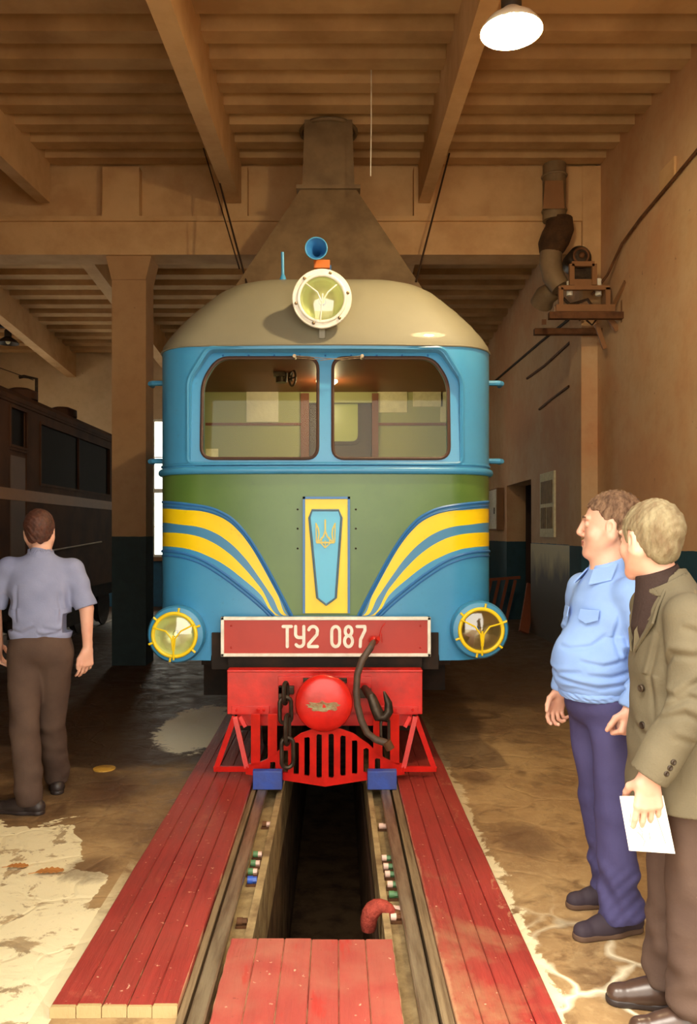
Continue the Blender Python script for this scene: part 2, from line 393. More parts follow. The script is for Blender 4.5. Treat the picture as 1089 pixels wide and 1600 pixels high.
# right wall with a doorway
f = MB(); f.box(XR, XR+.36, YN-.2, 13.2, -.02, 6.5); f.box(XR, XR+.36, 15.1, YB+.3, -.02, 6.5); f.box(XR, XR+.36, 13.2, 15.1, 2.52, 6.5)
struct(f.build('wall_right', M['wallr'], smooth=False))
f = MB(); f.box(XR+.36, 6.2, 12.6, 15.1, -.02, 2.9)
f = MB(); f.box(6.2, 6.4, 12.4, 15.8, -.02, 3); f.box(3.58, 6.4, 15.6, 15.8, -.02, 3); f.box(3.58, 6.4, 12.4, 12.6, -.02, 3); f.box(3.58, 6.4, 12.4, 15.8, 2.8, 3)
struct(f.build('wall_side_room', M['dkbrown'], smooth=False))
# left wall, its unseen windows added to brighten the rear bay
f = MB(); ys = YN-.2
for a in (10.8, 14.2): f.box(XL-.3, XL, ys, a, -.02, 6.5); f.box(XL-.3, XL, a, a+1.9, -.02, 1.1); f.box(XL-.3, XL, a, a+1.9, 4.15, 6.5); ys = a+1.9
f.box(XL-.3, XL, ys, YB+.3, -.02, 6.5); struct(f.build('wall_left', M['wallb'], smooth=False))
for i, a in enumerate((10.8, 14.2)):
    e = bpy.data.objects.new('window_%d' % (i+4), None); C.objects.link(e); e.location = (XL, a, 1.1); struct(e)
    f = MB()
    for z_ in (1.1, 1.8, 2.55, 3.3, 4.1): f.box(XL-.14, XL-.08, a, a+1.9, z_, z_+.05)
    for y_ in (a, a+.93, a+1.85): f.box(XL-.13, XL-.09, y_, y_+.05, 1.1, 4.15)
    f.build('window_frame', M['white'], e, smooth=False)
# back wall with window openings, the hidden leftmost one added for light
wins = [(-7.4,-6.0,1.10,4.0),(-4.75,-3.35,1.10,4.15),(-.7,.7,1.1,4.15)]
f = MB(); xs = XL
for a, b_, c_, d_ in wins:
    f.box(xs, a, YB, YB+.35, -.02, 6.5); f.box(a, b_, YB, YB+.35, -.02, c_); f.box(a, b_, YB, YB+.35, d_, 6.5); xs = b_
f.box(xs, XR+.3, YB, YB+.35, -.02, 6.5)
struct(f.build('wall_back', M['wallb'], smooth=False))
M['frost'] = glassmat('dusty_window_glass', (.95,.97,.96,1), .02)
for i, (a, b_, c_, d_) in enumerate(wins):
    e = bpy.data.objects.new('window_%d' % (i+1), None); C.objects.link(e); e.location = (a, YB, c_); struct(e)
    f = MB()
    for z_, t in ((c_,.05),(d_-.05,.05),(c_+.66,.018),(c_+1.42,.09),(c_+2.2,.02)): f.box(a, b_, YB+.05, YB+.12, z_, z_+t)
    for x_ in (a, b_-.05, (a+b_)/2-.03): f.box(x_, x_+.05, YB+.06, YB+.11, c_, d_)
    for q in (.25,.75): f.box(a+(b_-a)*q-.01, a+(b_-a)*q+.01, YB+.07, YB+.1, c_, c_+1.4)
    f.build('window_frame', M['white'], e, smooth=False)
    f = MB(); f.box(a, b_, YB+.085, YB+.09, c_, d_); f.build('pane', M['frost'], e, smooth=False)
    f = MB(); f.box(a-.05, b_+.05, YB-.08, YB+.05, c_-.09, c_); f.build('window_sill', M['cream'], e, smooth=False)
# front wall with the open gate (the photographer stands in it)
f = MB(); GL, GR, GT = -1.5, 1.85, 4.0
f.box(XL, GL, YN-.3, YN, -.02, 6.5); f.box(GR, XR+.3, YN-.3, YN, -.02, 6.5); f.box(GL, GR, YN-.3, YN, GT, 6.5)
struct(f.build('wall_front', M['wallr'], smooth=False))

# ------------------------------------------------------------------ lamp
def lamp(name, label, loc, r, lit, drop, m_out):
    e = thing(name, label, 'lamp', loc, 'pendant lamps with wide enamel shades'); x, y, z = loc
    f = MB(); f.lathe([(r,0),(r*.995,.012),(r*.8,.06),(r*.42,.11),(r*.3,.13),(r*.28,.13),(r*.40,.105),(r*.78,.052),(r*.975,.004),(r,0)], (x,y,z), (0,0,1), 40, False)
    f.build('lamp_shade', M['lampshade'] if lit else m_out, e)
    f = MB(); f.lathe([(r*.3,.125),(r*.33,.14),(r*.33,.24),(r*.22,.27),(.02,.29)], (x,y,z), (0,0,1), 24); f.build('socket', M['shadedark'], e)
    f = MB(); f.cyl((x,y,z+.28), (x,y,z+drop), .011); f.build('rod', M['cable'], e)
    f = MB(); f.sphere((x,y,z+.045), .045, 20, (1,1,1.25)); f.cyl((x,y,z+.08),(x,y,z+.14),.02)
    f.build('bulb', emit('lit_bulb', (1,.88,.55,1), 60) if lit else M['paper'], e)
    if lit:
        L = bpy.data.lights.new('bulb_light', 'POINT'); L.energy = LAMP_POWER; L.color = (1,.76,.42); L.shadow_soft_size = .05
        o = bpy.data.objects.new('bulb_light', L); C.objects.link(o); o.location = (x,y,z-.035); attach(o, e)
    return e
lamp('pendant_lamp', 'lit white enamel pendant lamp hanging under the right ceiling beam', (1.03,4.7,4.58), .18, True, .75, None)
lamp('pendant_lamp', 'small dark unlit pendant lamp at the far left above the brown coach', (-6.15,15,5.18), .2, False, .55, M['shadedark'])

# ------------------------------------------------------------------ rails, planks, pit
for nm, cx, lb in (('rail', TC-.39, 'worn steel rail on the left side of the open pit'), ('rail', TC+.385, 'worn steel rail on the right side of the open pit')):
    f = MB(); yy0, yy1 = 1.92, 17.4
    pr = [(-.05,-.13),(.05,-.13),(.05,-.118),(.012,-.105),(.012,-.02),(.03,-.008),(.03,.018),(.024,.024),(-.024,.024),(-.03,.018),(-.03,-.008),(-.012,-.02),(-.012,-.105),(-.05,-.118)]
    f.loft([[(cx+a, yy, b_+.0) for a, b_ in pr] for yy in (yy0, yy1)]); tag(f.build(nm, M['steel'], smooth=False), lb, 'rail')
def redwood(name, worn, x0, w, yend=-99, seam=.5):
    m, nt, b = newmat(name); N = NT(nt); x, y, z = N.xyz()
    g = N.noise(3, 6, .65, N.scalev((14,1.1,4))); n = N.noise(2.2, 7, .65, dist=.4); s = N.noise(38, 3, .5)
    c = N.mix(N.ramp(g, .35, .7), lin(150,44,38), lin(122,32,28))
    c = N.mix(N.math('MULTIPLY', N.ramp(N.noise(1.2, 4), .4, .65), .5), c, lin(168,66,56))
    if worn == .5:
        c = N.mix(.35, c, lin(170,84,74)); c = N.mix(N.math('MULTIPLY', N.ramp(n, .45, .65), .5), c, lin(164,108,86)); c = N.mix(N.math('MULTIPLY', N.ramp(N.noise(2.5, 5, .6, N.scalev((4,1,1))), .6, .66), .6), c, lin(168,34,28))
    elif worn:
        w = N.math('ADD', n, N.math('MULTIPLY', N.math('SUBTRACT', 3.3, y), .13))
        c = N.mix(N.math('MULTIPLY', N.ramp(w, .48, .66), .7), c, lin(158,124,88))
    else: c = N.mix(N.math('MULTIPLY', N.ramp(n, .62, .7), .45), c, lin(196,120,92))
    c = N.mix(N.math('MULTIPLY', N.ramp(s, .70, .73), .7), c, lin(226,184,150))
    c = N.mix(N.math('MULTIPLY', N.ramp(N.noise(30, 3), .30, .27), .5), c, lin(96,30,24))
    # dust, paint rubbed off along the plank edges, bare sawn ends
    c = N.mix(N.math('MULTIPLY', N.ramp(N.noise(.9, 7, .7), .42, .7), .35), c, lin(120,70,52))
    fr_ = N.math('ABSOLUTE', N.math('SUBTRACT', N.math('FRACT', N.math('DIVIDE', N.math('SUBTRACT', x, x0), w)), .5))
    sm = N.ramp(N.math('ADD', fr_, N.math('MULTIPLY', N.math('SUBTRACT', N.noise(7, 6, .7), .5), .12)), .478, .50)
    c = N.mix(N.math('MULTIPLY', sm, seam), c, lin(196,158,118))
    c = N.mix(N.math('LESS_THAN', y, yend), c, lin(176,150,104))
    nt.links.new(c, b.inputs['Base Color']); b.inputs['Roughness'].default_value = .5
    N.bump(g, .5, .01, b); return m
M['redcover'] = redwood('faded_red_cover_planks', .5, -.415, .1062, seam=.6); M['redwood'] = redwood('red_painted_planks', False, -.963, .0856, 2.712, .55); M['redworn'] = redwood('worn_red_painted_planks', True, .395, .08625, seam=.4)
def planks(name, label, x0, x1, y0, y1, n, z0, z1, m, gap=.004, jit=0, group=None, skew=0):
    e = thing(name, label, 'planks', ((x0+x1)/2, y0, 0)); w = (x1-x0)/n
    for i in range(n):
        a = x0+w*i+(gap/2 if i else 0); b_ = x0+w*(i+1)-(gap/2 if i < n-1 else 0)
        f = MB(); segs = 24; dy = random.uniform(-jit, jit)
        zz = random.uniform(-.003, .003); rings = []
        for k in range(segs+1):
            t = k/segs; yy = (y0+dy)*(1-t)+y1*t
            q = random.uniform(-.0025,.0025)
            edge = random.uniform(-.003,.003) if i in (0,n-1) else random.uniform(-.0008,.0008)
            aa = a+(edge if i == 0 else 0)+skew*t; bb = b_+(edge if i == n-1 else 0)+skew*t
            rings.append([(aa,yy,z0),(bb,yy,z0),(bb,yy,z1+zz-.004),(bb-.004,yy,z1+zz),(aa+.004,yy,z1+zz),(aa,yy,z1+zz-.004)])
        f.loft(rings); f.build('plank', m, e, smooth=False)
    return e
planks('plank_walkway', 'red painted plank walkway left of the pit and rail', -.963, -.535, 2.70, 9.5, 5, .001, .042, M['redwood'], .0025, .008)
planks('plank_walkway', 'red painted plank walkway right of the pit, worn to bare wood near the front', .395, .74, 2.2, 9.5, 4, .001, .040, M['redworn'], .002, 0)
planks('pit_cover', 'short red plank cover laid across the near end of the pit', -.415, .222, 2.2, 3.16, 6, -.012, .034, M['redcover'], .0015, 0)
# grey plank strip beside right rail
f = MB(); f.box(.352, .392, 2.0, 9.0, -.05, .022); tag(f.build('edge_plank', M['oldwood'], smooth=False), 'bare grey timber strip between right rail and red planks', 'plank')
f = MB(); f.box(-.531, -.505, 2.0, 9.0, -.05, .02); tag(f.build('edge_plank', M['oldwood'], smooth=False), 'bare grey timber strip between left rail and red planks', 'plank')

# chocks on the rails
def chock(cx, lb, rot):
    f = MB(); y0, w, h = 5.02, .092, .125; z0 = .025
    prof = [(0,z0),(.24,z0),(.20,z0+.02),(.03,z0+h),(0,z0+h-.01)]
    f.loft([[(cx+s*w+rot*(a*.15), y0+a, z+rot*s*.03*0) for a, z in prof] for s in (-1,1)])
    o = f.build('wheel_chock', M['chock'], smooth=False, bevel=.004); tag(o, lb, 'chock', 'blue wheel chocks')
chock(P(418,0,5.03).x, 'blue wheel chock standing on the left rail', 0)
chock(P(597,0,5.03).x, 'blue wheel chock standing on the right rail', 0)

# small painted rail fastenings on the ledges beside the pit
def bolt(px, py, cols, lb, sidex, r=.011, L=.045):
    Yg = CH*FOC/(py-VY)*1.02; p = P(px, py, Yg); z = -.055+r
    p.x = sidex
    e = thing('rail_bolt', lb, 'bolt', (p.x,p.y,-.055), 'painted bolts along the rails'); h = L/2
    f = MB(); f.cyl((p.x-h,p.y,z+.012),(p.x+h*.1,p.y,z+.012), r*1.5, n=10); f.build('shank', cols[0], e)
    f = MB(); f.cyl((p.x+h*.1,p.y,z+.012),(p.x+h,p.y,z+.012), r*1.3, n=6); f.build('nut', cols[1], e)
    f = MB(); f.box(p.x-h*1.2,p.x+h*1.2,p.y-.02,p.y+.02,-.055,z-.001); f.build('clip_plate', M['rust'], e, smooth=False)
G, K, Bl = M['greencap'], M['pinkcap'], M['blueplastic']
XLb, XRb = -.405, .262
for i, (py, cols, lb) in enumerate([(1335,(G,K),'green and pale bolt by left rail, farthest of the three green ones'),(1349,(G,K),'green and pale bolt by left rail, middle of the three green ones'),(1362,(G,K),'green and pale bolt by left rail, just behind the blue cap'),(1376,(Bl,Bl),'bright blue bolt cap beside the left rail'),(1288,(M['rust'],K),'rusty pink-tipped bolt by the left rail near the chock'),(1440,(M['rust'],M['rust']),'rusty bolt pair by left rail near the pit cover')]):
    bolt(0, py, cols, lb, XLb+random.uniform(-.006,.006), .013 if cols[0] is Bl else .011)
for py, cols, lb in [(1291,(K,K),'pink bolt by right rail nearest the chock'),(1341,(K,G),'green and pale bolt by right rail, farthest of the five'),(1354,(K,G),'green and pale bolt by right rail, second farthest of the five'),(1366,(K,G),'green and pale bolt by right rail, middle of the five'),(1382,(K,G),'green and pale bolt by right rail, second nearest of the five'),(1398,(G,G),'plain green bolt by right rail behind the red pipe end'),(1421,(K,K),'pale pink bolt by right rail, beside the red pipe end'),(1433,(K,M['rust']),'pink and rusty bolt by right rail near the pit cover')]:
    bolt(0, py, cols, lb, XRb+random.uniform(-.005,.005))
# red pipe elbow sticking out of the pit wall
e = thing('pipe_elbow', 'red painted pipe end curling over the right pit edge', 'pipe', (.2,3.52,0)); f = MB()
f.tube([(.245,3.5,-.03),(.23,3.5,-.01),(.213,3.5,.0),(.195,3.5,.003),(.177,3.5,.0),(.162,3.5,-.01),(.15,3.5,-.028),(.144,3.5,-.05),(.142,3.5,-.075),(.142,3.5,-.1)], [.024,.027,.03,.033,.036,.038,.038,.037,.035,.03], 20)
f.build('elbow', mat('faded_red_pipe', lin(160,66,52), .75, c2=lin(104,38,30), amt=.8, scale=24, bump=.8), e)
f = MB(); f.cyl((.24,3.5,-.035),(.275,3.5,-.045), .03); f.build('flange', M['rust'], e)
# conduit inside pit
f = MB(); f.tube([(.193,3.1,-.35),(.185,3.3,-.3),(.19,3.5,-.25),(.19,4.2,-.22),(.19,6,-.25)], .012); tag(f.build('pit_cable', M['cable']), 'dark cable clipped along the right pit wall', 'cable')
# ------------------------------------------------------------------ the diesel locomotive
YF, YRR = 5.5, 14.6; WB = 1.19; RC = .32; BG = .07
def plan(w, y0, r, bg=BG, yr=YRR, nf=24, na=10):
    xe = w-r; bp = bg*(xe/WB)**2; out = [(-w, yr), (-w, 9.0), (-w, y0+bp+r)]
    for k in range(1, na): a = PI*k/2/na; out.append((-w+r-r*math.cos(a), y0+bp+r-r*math.sin(a)))
    for k in range(nf+1):
        xx = -xe+2*xe*k/nf; out.append((xx, y0+bg*(xx/WB)**2))
    for k in range(na-1, 0, -1): a = PI*k/2/na; out.append((w-r+r*math.cos(a), y0+bp+r-r*math.sin(a)))
    out += [(w, y0+bp+r), (w, 9.0), (w, yr)]
    return [(x+TC, y) for x, y in out]
def yfr(xr):
    a = abs(xr); xe = WB-RC; bp = BG*(xe/WB)**2
    if a <= xe: return YF+BG*(a/WB)**2
    a = min(a, WB); return YF+bp+RC-math.sqrt(max(0, RC**2-(a-xe)**2))
def q(px, py):          # photo measurement on the locomotive front -> (x', z)
    px0 = VX+TC*FOC/YF; Y = YF
    for _ in range(30):
        xr = (px-VX)*Y/FOC-TC; xr = max(-WB, min(WB, xr)); Y = Y*.5+yfr(xr)*.5
    return xr, CH+(VY-py)*Y/FOC
ZB, ZT, ZBELT = .755, 2.93, 2.067

loco = thing('diesel_locomotive', 'blue, green and yellow diesel locomotive standing over the pit, grey roof and red buffer beam', 'locomotive', (TC,YF,0))
# painted pattern
m, nt, b = newmat('locomotive_livery'); N = NT(nt); x, y, z = N.xyz()
ax = N.math('ABSOLUTE', N.math('SUBTRACT', x, TC))
L_A = [(246.6,785),(289,787.6),(326.5,793.5),(350,803),(367,815),(387,838),(408,871),(433,917),(456,962)]
L_B = [(246.6,795.6),(290,797),(315,799),(337,805),(355,814),(371,828),(391,853),(412,889),(433,928),(452,962)]
L_C = [(246.6,817),(284,820),(310,823.5),(330,830),(353,843.5),(380,869),(406,904),(425,932),(446,962)]
L_D = [(246.6,832),(284,833.4),(305,837),(325,844),(353,861),(380,886),(406,917),(441,962)]
L_E = [(246.6,853),(284,856),(305,861),(325,869),(348,881),(380,905),(406,928),(434,962)]
L_F = [(246.6,861),(270,862),(295,867),(320,877),(350,896),(380,919),(405,940),(428,962)]
def fcurve(pts):
    n = nt.nodes.new('ShaderNodeFloatCurve'); cm = n.mapping; cv = cm.curves[0]
    pp = sorted([( -q(px,py)[0]/1.25, (q(px,py)[1]-.8)/1.4) for px, py in pts])
    pp = [(0, max(0,pp[0][1]-pp[0][0]*.0))]+pp+[(1, pp[-1][1])]
    while len(cv.points) < len(pp): cv.points.new(.5, .5)
    for p, (a, b_) in zip(cv.points, pp): p.location = (a, b_); p.handle_type = 'AUTO_CLAMPED'
    cm.update(); nt.links.new(N.math('DIVIDE', ax, 1.25), n.inputs['Value'])
    return N.math('ADD', N.math('MULTIPLY', n.outputs[0], 1.4), .8)
cA, cB, cC, cD, cE = [fcurve(p) for p in (L_A,L_B,L_C,L_D,L_E)]
def gt(a, b_): return N.math('GREATER_THAN', a, b_)
def lt(a, b_): return N.math('LESS_THAN', a, b_)
def mul(a, b_): return N.math('MULTIPLY', a, b_)
green = mul(gt(z, cA), lt(z, ZBELT)); y1 = mul(lt(z, cB), gt(z, cC)); y2 = mul(lt(z, cD), gt(z, cE))
n = N.noise(2.2, 5); n2 = N.noise(30, 4)
c = N.mix(N.math('MULTIPLY', N.ramp(n, .4, .7), .3), lin(62,142,190), lin(84,164,204))
c = N.mix(mul(gt(z, cE), lt(z, cA)), c, lin(66,132,176))
c = N.mix(green, c, N.mix(N.ramp(n, .35, .7), lin(74,106,48), lin(86,118,54)))
c = N.mix(N.math('MAXIMUM', y1, y2), c, lin(242,208,16))
c = N.mix(N.math('MULTIPLY', N.ramp(n2, .62, .75), .12), c, lin(60,60,50))
nt.links.new(c, b.inputs['Base Color']); b.inputs['Roughness'].default_value = .3
N.bump(N.noise(7, 3), .05, .01, b)
M['livery'] = m
# shell
f = MB(); out, inn = plan(WB, YF, RC), plan(WB-.07, YF+.17, RC-.05, yr=YRR-.08)
zs = [ZB, 1.2, 1.6, ZBELT, 2.5, ZT]
rings = [[(a,b_,z_) for a,b_ in out] for z_ in zs]+[[(a,b_,z_) for a,b_ in inn] for z_ in reversed(zs)]
f.loft(rings+[rings[0]], caps=False)
body = f.build('body_shell', M['livery'], loco)
def rec_y(x_, z_): return YF+.055+.075*(z_-2.1)/.8
cut = []
recp = fillet([(TC-.935,2.098),(TC+.935,2.098),(TC+.935,2.70),(TC+.80,2.905),(TC-.80,2.905),(TC-.935,2.70)], .04, 4)
f = MB(); f.prism(recp, 4.8, rec_y); cut.append(f.build('cutter', M['deepblue'], smooth=False))
def wpoly(s, o=0):
    p = [(.052-o,2.153-o),(.862+o,2.153-o),(.862+o,2.70),(.755+o*.5,2.868+o),(.052-o,2.868+o)]
    p = [(TC+s*a, b_) for a, b_ in p]; return fillet(p if s > 0 else p[::-1], .085, 6)
for s in (-1,1):
    f = MB(); f.prism(wpoly(s), 4.8, 6.3); cut.append(f.build('cutter', M['deepblue'], smooth=False))
f = MB(); f.prism(fillet([(TC-.79,.5),(TC+.79,.5),(TC+.79,.80),(TC+.74,.87),(TC-.74,.87),(TC-.79,.80)], .04, 4), 4.5, 6.6); cut.append(f.build('cutter', M['deepblue'], smooth=False))
f = MB(); f.box(-3, 3, 6.15, 6.8, 2.17, 2.78); cut.append(f.build('cutter', M['deepblue'], smooth=False))
boolean(body, cut)
# roof
f = MB(); tb = [(2.93,1.19,0,.32),(2.97,1.188,.008,.32),(3.05,1.15,.05,.33),(3.15,1.08,.10,.34),(3.25,1.0,.16,.35),(3.35,.91,.23,.36),(3.43,.84,.3,.36),(3.49,.77,.38,.36),(3.53,.69,.47,.34),(3.555,.58,.6,.3),(3.568,.4,.8,.22),(3.575,.2,1.1,.12)]
f.loft([[(a,b_,z_) for a,b_ in plan(w, YF+fo, r, BG, YRR-fo*.5)] for z_,w,fo,r in tb])
roof = f.build('roof', M['roofgrey'], loco, angle=60)
f = MB(); f.tube([(a,b_-.001,2.932) for a,b_ in plan(WB+.003, YF-.003, RC)], .008, 6); f.build('gutter_strip', M['roofgrey'], loco)
# mouldings
def ring_tube(z_, r, off=0): f = MB(); f.tube([(a,b_,z_) for a,b_ in plan(WB+off, YF-off, RC+off)], r, 10); return f
f = ring_tube(ZBELT, .026, .004); f.build('belt_moulding', M['blue'], loco)
f = ring_tube(ZBELT+.045, .010, .001); f.build('belt_moulding', M['blue'], loco)
def curve_pts(L, sgn, off):
    pts = sorted([(-q(px,py)[0], q(px,py)[1]) for px,py in L]); xs = [p[0] for p in pts]; zs_ = [p[1] for p in pts]
    # smooth resample (Catmull-Rom)
    res = []
    for i in range(len(pts)-1):
        p0 = pts[max(i-1,0)]; p1 = pts[i]; p2 = pts[i+1]; p3 = pts[min(i+2,len(pts)-1)]
        for k in range(6):
            t = k/6
            res.append(tuple(.5*((2*p1[j])+(-p0[j]+p2[j])*t+(2*p0[j]-5*p1[j]+4*p2[j]-p3[j])*t*t+(-p0[j]+3*p1[j]-3*p2[j]+p3[j])*t**3) for j in (0,1)))
    res.append(pts[-1]); out = [(TC+sgn*a, yfr(a)-off, z_) for a, z_ in res if a < WB-.01]
    zl = pts[-1][1]
    out += [(TC+sgn*(WB+off), YF+.45, zl), (TC+sgn*(WB+off), 8, zl), (TC+sgn*(WB+off), YRR-.3, zl)]
    return out
for s in (-1,1):
    for L, r in ((L_A,.012),([(a,b_+6) for a,b_ in L_A],.007),(L_F,.012),([(a,b_+7) for a,b_ in L_F],.007)):
        f = MB(); f.tube(curve_pts(L, s, .002), r, 6); f.build('stripe_moulding', M['deepblue'], loco)
# window recess edging
f = MB(); pl = fillet([(TC-.955,2.115),(TC+.955,2.115),(TC+.955,2.70),(TC+.82,2.918),(TC-.82,2.918),(TC-.955,2.70)], .05, 5)
f.tube([(a, yfr(a-TC)+.0, b_) for a,b_ in pl], .014, 6, True); f.build('recess_moulding', M['blue'], loco)
for s in (-1,1):
    poly = wpoly(s)
    f = MB(); f.tube([(a, rec_y(a,b_), b_) for a,b_ in poly], .013, 6, True); g = f.build('window_gasket', M['gasket'], loco)
    f = MB(); f.prism(wpoly(s,.01), lambda a,b_: rec_y(a,b_)+.02, lambda a,b_: rec_y(a,b_)+.026); f.build('windshield', M['glass'], loco, smooth=False)
    f = MB(); f.box(TC+s*(WB-.03)-.003, TC+s*(WB-.03)+.003, 6.14, 6.81, 2.16, 2.79); f.build('side_window', M['glass'], loco, smooth=False)
# wipers
for s, a0, a1 in ((-1,(460,556),(536,562)),(1,(566,556),(500,563))):
    e_ = MB(); p0, p1 = P(*a0, 5.52), P(*a1, 5.5); e_.tube([p0,p1], .0025, 6); e_.tube([p0+Vector((-.0*s,.0,-.012)), P((a0[0]+a1[0])/2,(a0[1]+a1[1])/2+3,5.51)], .0025, 6)
    e_.cyl(p0, p0+Vector((0,.12,.01)), .012); e_.build('wiper', M['steel'], loco)
# rivets in the recess top
for k in range(9): MB().sphere((TC-.72+k*.18, rec_y(0,2.885)-.002, 2.885), .008, 8).build('rivet', M['deepblue'], loco)
# cab interior
yc = 7.15
f = MB(); f.box(TC-1.11, TC-.18, yc, yc+.04, 1.2, 2.93); f.box(TC+.42, TC+1.11, yc, yc+.04, 1.2, 2.93); f.box(TC-.18, TC+.42, yc, yc+.04, 2.80, 2.93)
f.box(TC-1.115, TC-1.09, 5.8, 6.15, 1.2, 2.93); f.box(TC+1.09, TC+1.115, 5.8, 6.15, 1.2, 2.93)
f.box(TC-1.115, TC-1.09, 6.15, yc, 1.2, 2.17); f.box(TC+1.09, TC+1.115, 6.15, yc, 1.2, 2.17)
cw = f.build('cab_wall', M['cabgreen'], loco, smooth=False)
f = MB(); f.box(TC-1.1, TC+1.1, 5.7, 9, 1.15, 1.2); f.build('cab_floor', M['dkbrown'], loco, smooth=False)
f = MB(); f.box(TC-1.1, TC+1.1, 5.78, yc, 2.895, 2.925); f.build('cab_ceiling', M['brown'], loco, smooth=False)
zz = P(0,663,yc).z; MB().box(TC-1.09, TC-.2, yc-.015, yc, zz-.012, zz+.012).build('dado_rail', M['brown'], cw, smooth=False); MB().box(TC+.44, TC+1.09, yc-.015, yc, zz-.012, zz+.012).build('dado_rail', M['brown'], cw, smooth=False)
f = MB(); f.box(P(470,0,yc).x, P(483,0,yc).x, yc-.03, yc+.06, 1.2, 2.88); f.box(P(581,0,yc).x, P(591,0,yc).x, yc-.03, yc+.06, 1.2, 2.88); f.build('door_frame', M['brown'], loco, smooth=False)
# open connecting door with its own window
dx0, dx1 = P(484,0,yc+.1).x, P(580,0,yc+.1).x
e_ = MB(); e_.box(dx0, dx1, yc+.1, yc+.14, 1.2, 2.9); door = e_.build('cab_door', M['dkbrown'], loco, smooth=False)
a, b_ = P(508,690,yc+.1), P(559,618,yc+.1)
f = MB(); f.prism(fillet([(a.x-.03,a.z-.03),(b_.x+.03,a.z-.03),(b_.x+.03,b_.z+.03),(a.x-.03,b_.z+.03)], .08), yc+.085, yc+.1); f.build('window_gasket', M['gasket'], door)
f = MB(); f.prism(fillet([(a.x,a.z),(b_.x,a.z),(b_.x,b_.z),(a.x,b_.z)], .06), yc+.078, yc+.086); f.build('door_window', mat('greenish_door_glass', lin(170,176,90), .3, amt=.4, scale=3), door)
for nm, x0_, y0_, x1_, y1_, mm in (('wall_bag',385,598,435,660,M['bag']),('notice_sheet',590,580,636,645,M['paper']),('notice_sheet',645,591,692,636,M['paper']),('notice_sheet',688,578,700,660,M['paper'])):
    a, b_ = P(x0_,y1_,yc), P(x1_,y0_,yc); f = MB(); f.box(a.x, b_.x, yc-.012, yc-.002, a.z, b_.z); f.build(nm, mm, cw, smooth=False, bevel=.003)
f = MB(); a, b_ = P(617,574,yc-.1), P(668,559,yc-.1); f.box(a.x,b_.x,yc-.12,yc-.08,a.z,b_.z); f.build('picture_frame', M['black'], cw, smooth=False)
f = MB(); a = P(322,712,5.95); f.box(a.x, a.x+.09, 5.94, 5.96, a.z-.02, a.z+.05); f.build('notice_sheet', M['paper'], loco, smooth=False)
# brake valve with hand wheel hanging from the cab ceiling
v = P(446,572,6.3); f = MB()
f.box(v.x-.1, v.x+.06, 6.25, 6.35, v.z-.03, v.z+.08); f.cyl((v.x-.03,6.3,v.z+.01),(v.x-.03,6.3,v.z-.13),.045); f.box(v.x-.09,v.x+.0,6.24,6.3,v.z-.09,v.z-.04); f.cyl((v.x-.22,6.3,v.z+.06),(v.x+.25,6.3,v.z+.06),.014)
f.cyl((v.x+.04,6.3,v.z+.02),(v.x+.04,6.28,v.z-.12),.02); vb = f.build('brake_valve', M['iron'], loco)
f = MB(); f.torus((v.x+.06,6.22,v.z-.11),(1,.5,0),.06,.008); f.tube([(v.x+.03,6.27,v.z-.11),(v.x+.09,6.17,v.z-.11)],.006); f.build('hand_wheel', M['iron'], vb)
# unseen glowing lamp, added to brighten the cab interior
f = MB(); f.lathe([(.09,0),(.09,.02),(.06,.04),(.01,.045)], (TC,6.6,2.9), (0,0,-1), 24); dl = f.build('cab_fill_lamp', emit('cab_fill_glow', (1,.88,.62,1), 3), loco)
L = bpy.data.lights.new('cab_fill_light', 'POINT'); L.energy = 6; L.color = (1,.88,.62); L.shadow_soft_size = .08
o = bpy.data.objects.new('cab_fill_light', L); C.objects.link(o); o.location = (TC,6.6,2.80); attach(o, dl)
# dash board
f = MB(); f.box(TC-1.08, TC+1.08, 5.74, 6.0, 2.04, 2.085); f.build('dashboard', M['dkbrown'], loco, smooth=False)
# headlight on the roof
hc = P(503,466,5.45)
f = MB(); f.lathe([(.15,-.0),(.2,.0),(.203,.02),(.198,.035),(.17,.05),(.17,.6)], hc, (0,1,0), 48, False); hl = f.build('roof_headlight', M['white'], loco)
f = MB(); f.torus(hc, (0,1,0), .16, .012, 48); f.torus(hc+Vector((0,.01,0)), (0,1,0), .195, .009, 48); f.build('rim', M['white'], hl)
f = MB(); f.lathe([(.155,.0),(.13,.06),(.08,.10),(.01,.12)], hc+Vector((0,.03,0)), (0,1,0), 32, False); f.build('reflector', M['chrome'], hl)
f = MB(); f.sphere(hc+Vector((0,.08,0)), .028, 12); f.build('bulb', M['glass'], hl)
f = MB(); f.lathe([(.0,-.03),(.07,-.022),(.12,-.008),(.155,.01)], hc+Vector((0,.01,0)), (0,1,0), 32, False); f.build('lens', M['lens'], hl)
f = MB(); o_ = hc+Vector((0,-.028,0))
f.tube([o_+Vector((-.01,.0,-.16)), o_+Vector((0,-.01,-.05)), o_+Vector((.005,-.01,.02))], .006, 6)
f.tube([o_+Vector((0,-.01,-.04)), o_+Vector((-.03,-.01,.03)), o_+Vector((-.11,.02,.10))], .005, 6); f.tube([o_+Vector((0,-.01,-.04)), o_+Vector((.04,-.01,.03)), o_+Vector((.10,.02,.09))], .005, 6)
f.build('guard_bars', M['white'], hl)
f = MB()
for k in range(6): a = PI*2*k/6+.2; MB().sphere(hc+Vector((math.cos(a)*.18,-.004,math.sin(a)*.18)), .012, 8).build('screw', M['steel'], hl)
f = MB(); f.box(hc.x-.02, hc.x+.02, 5.5, 5.62, hc.z-.26, hc.z-.17); f.build('lamp_bracket', M['roofgrey'], hl, smooth=False)
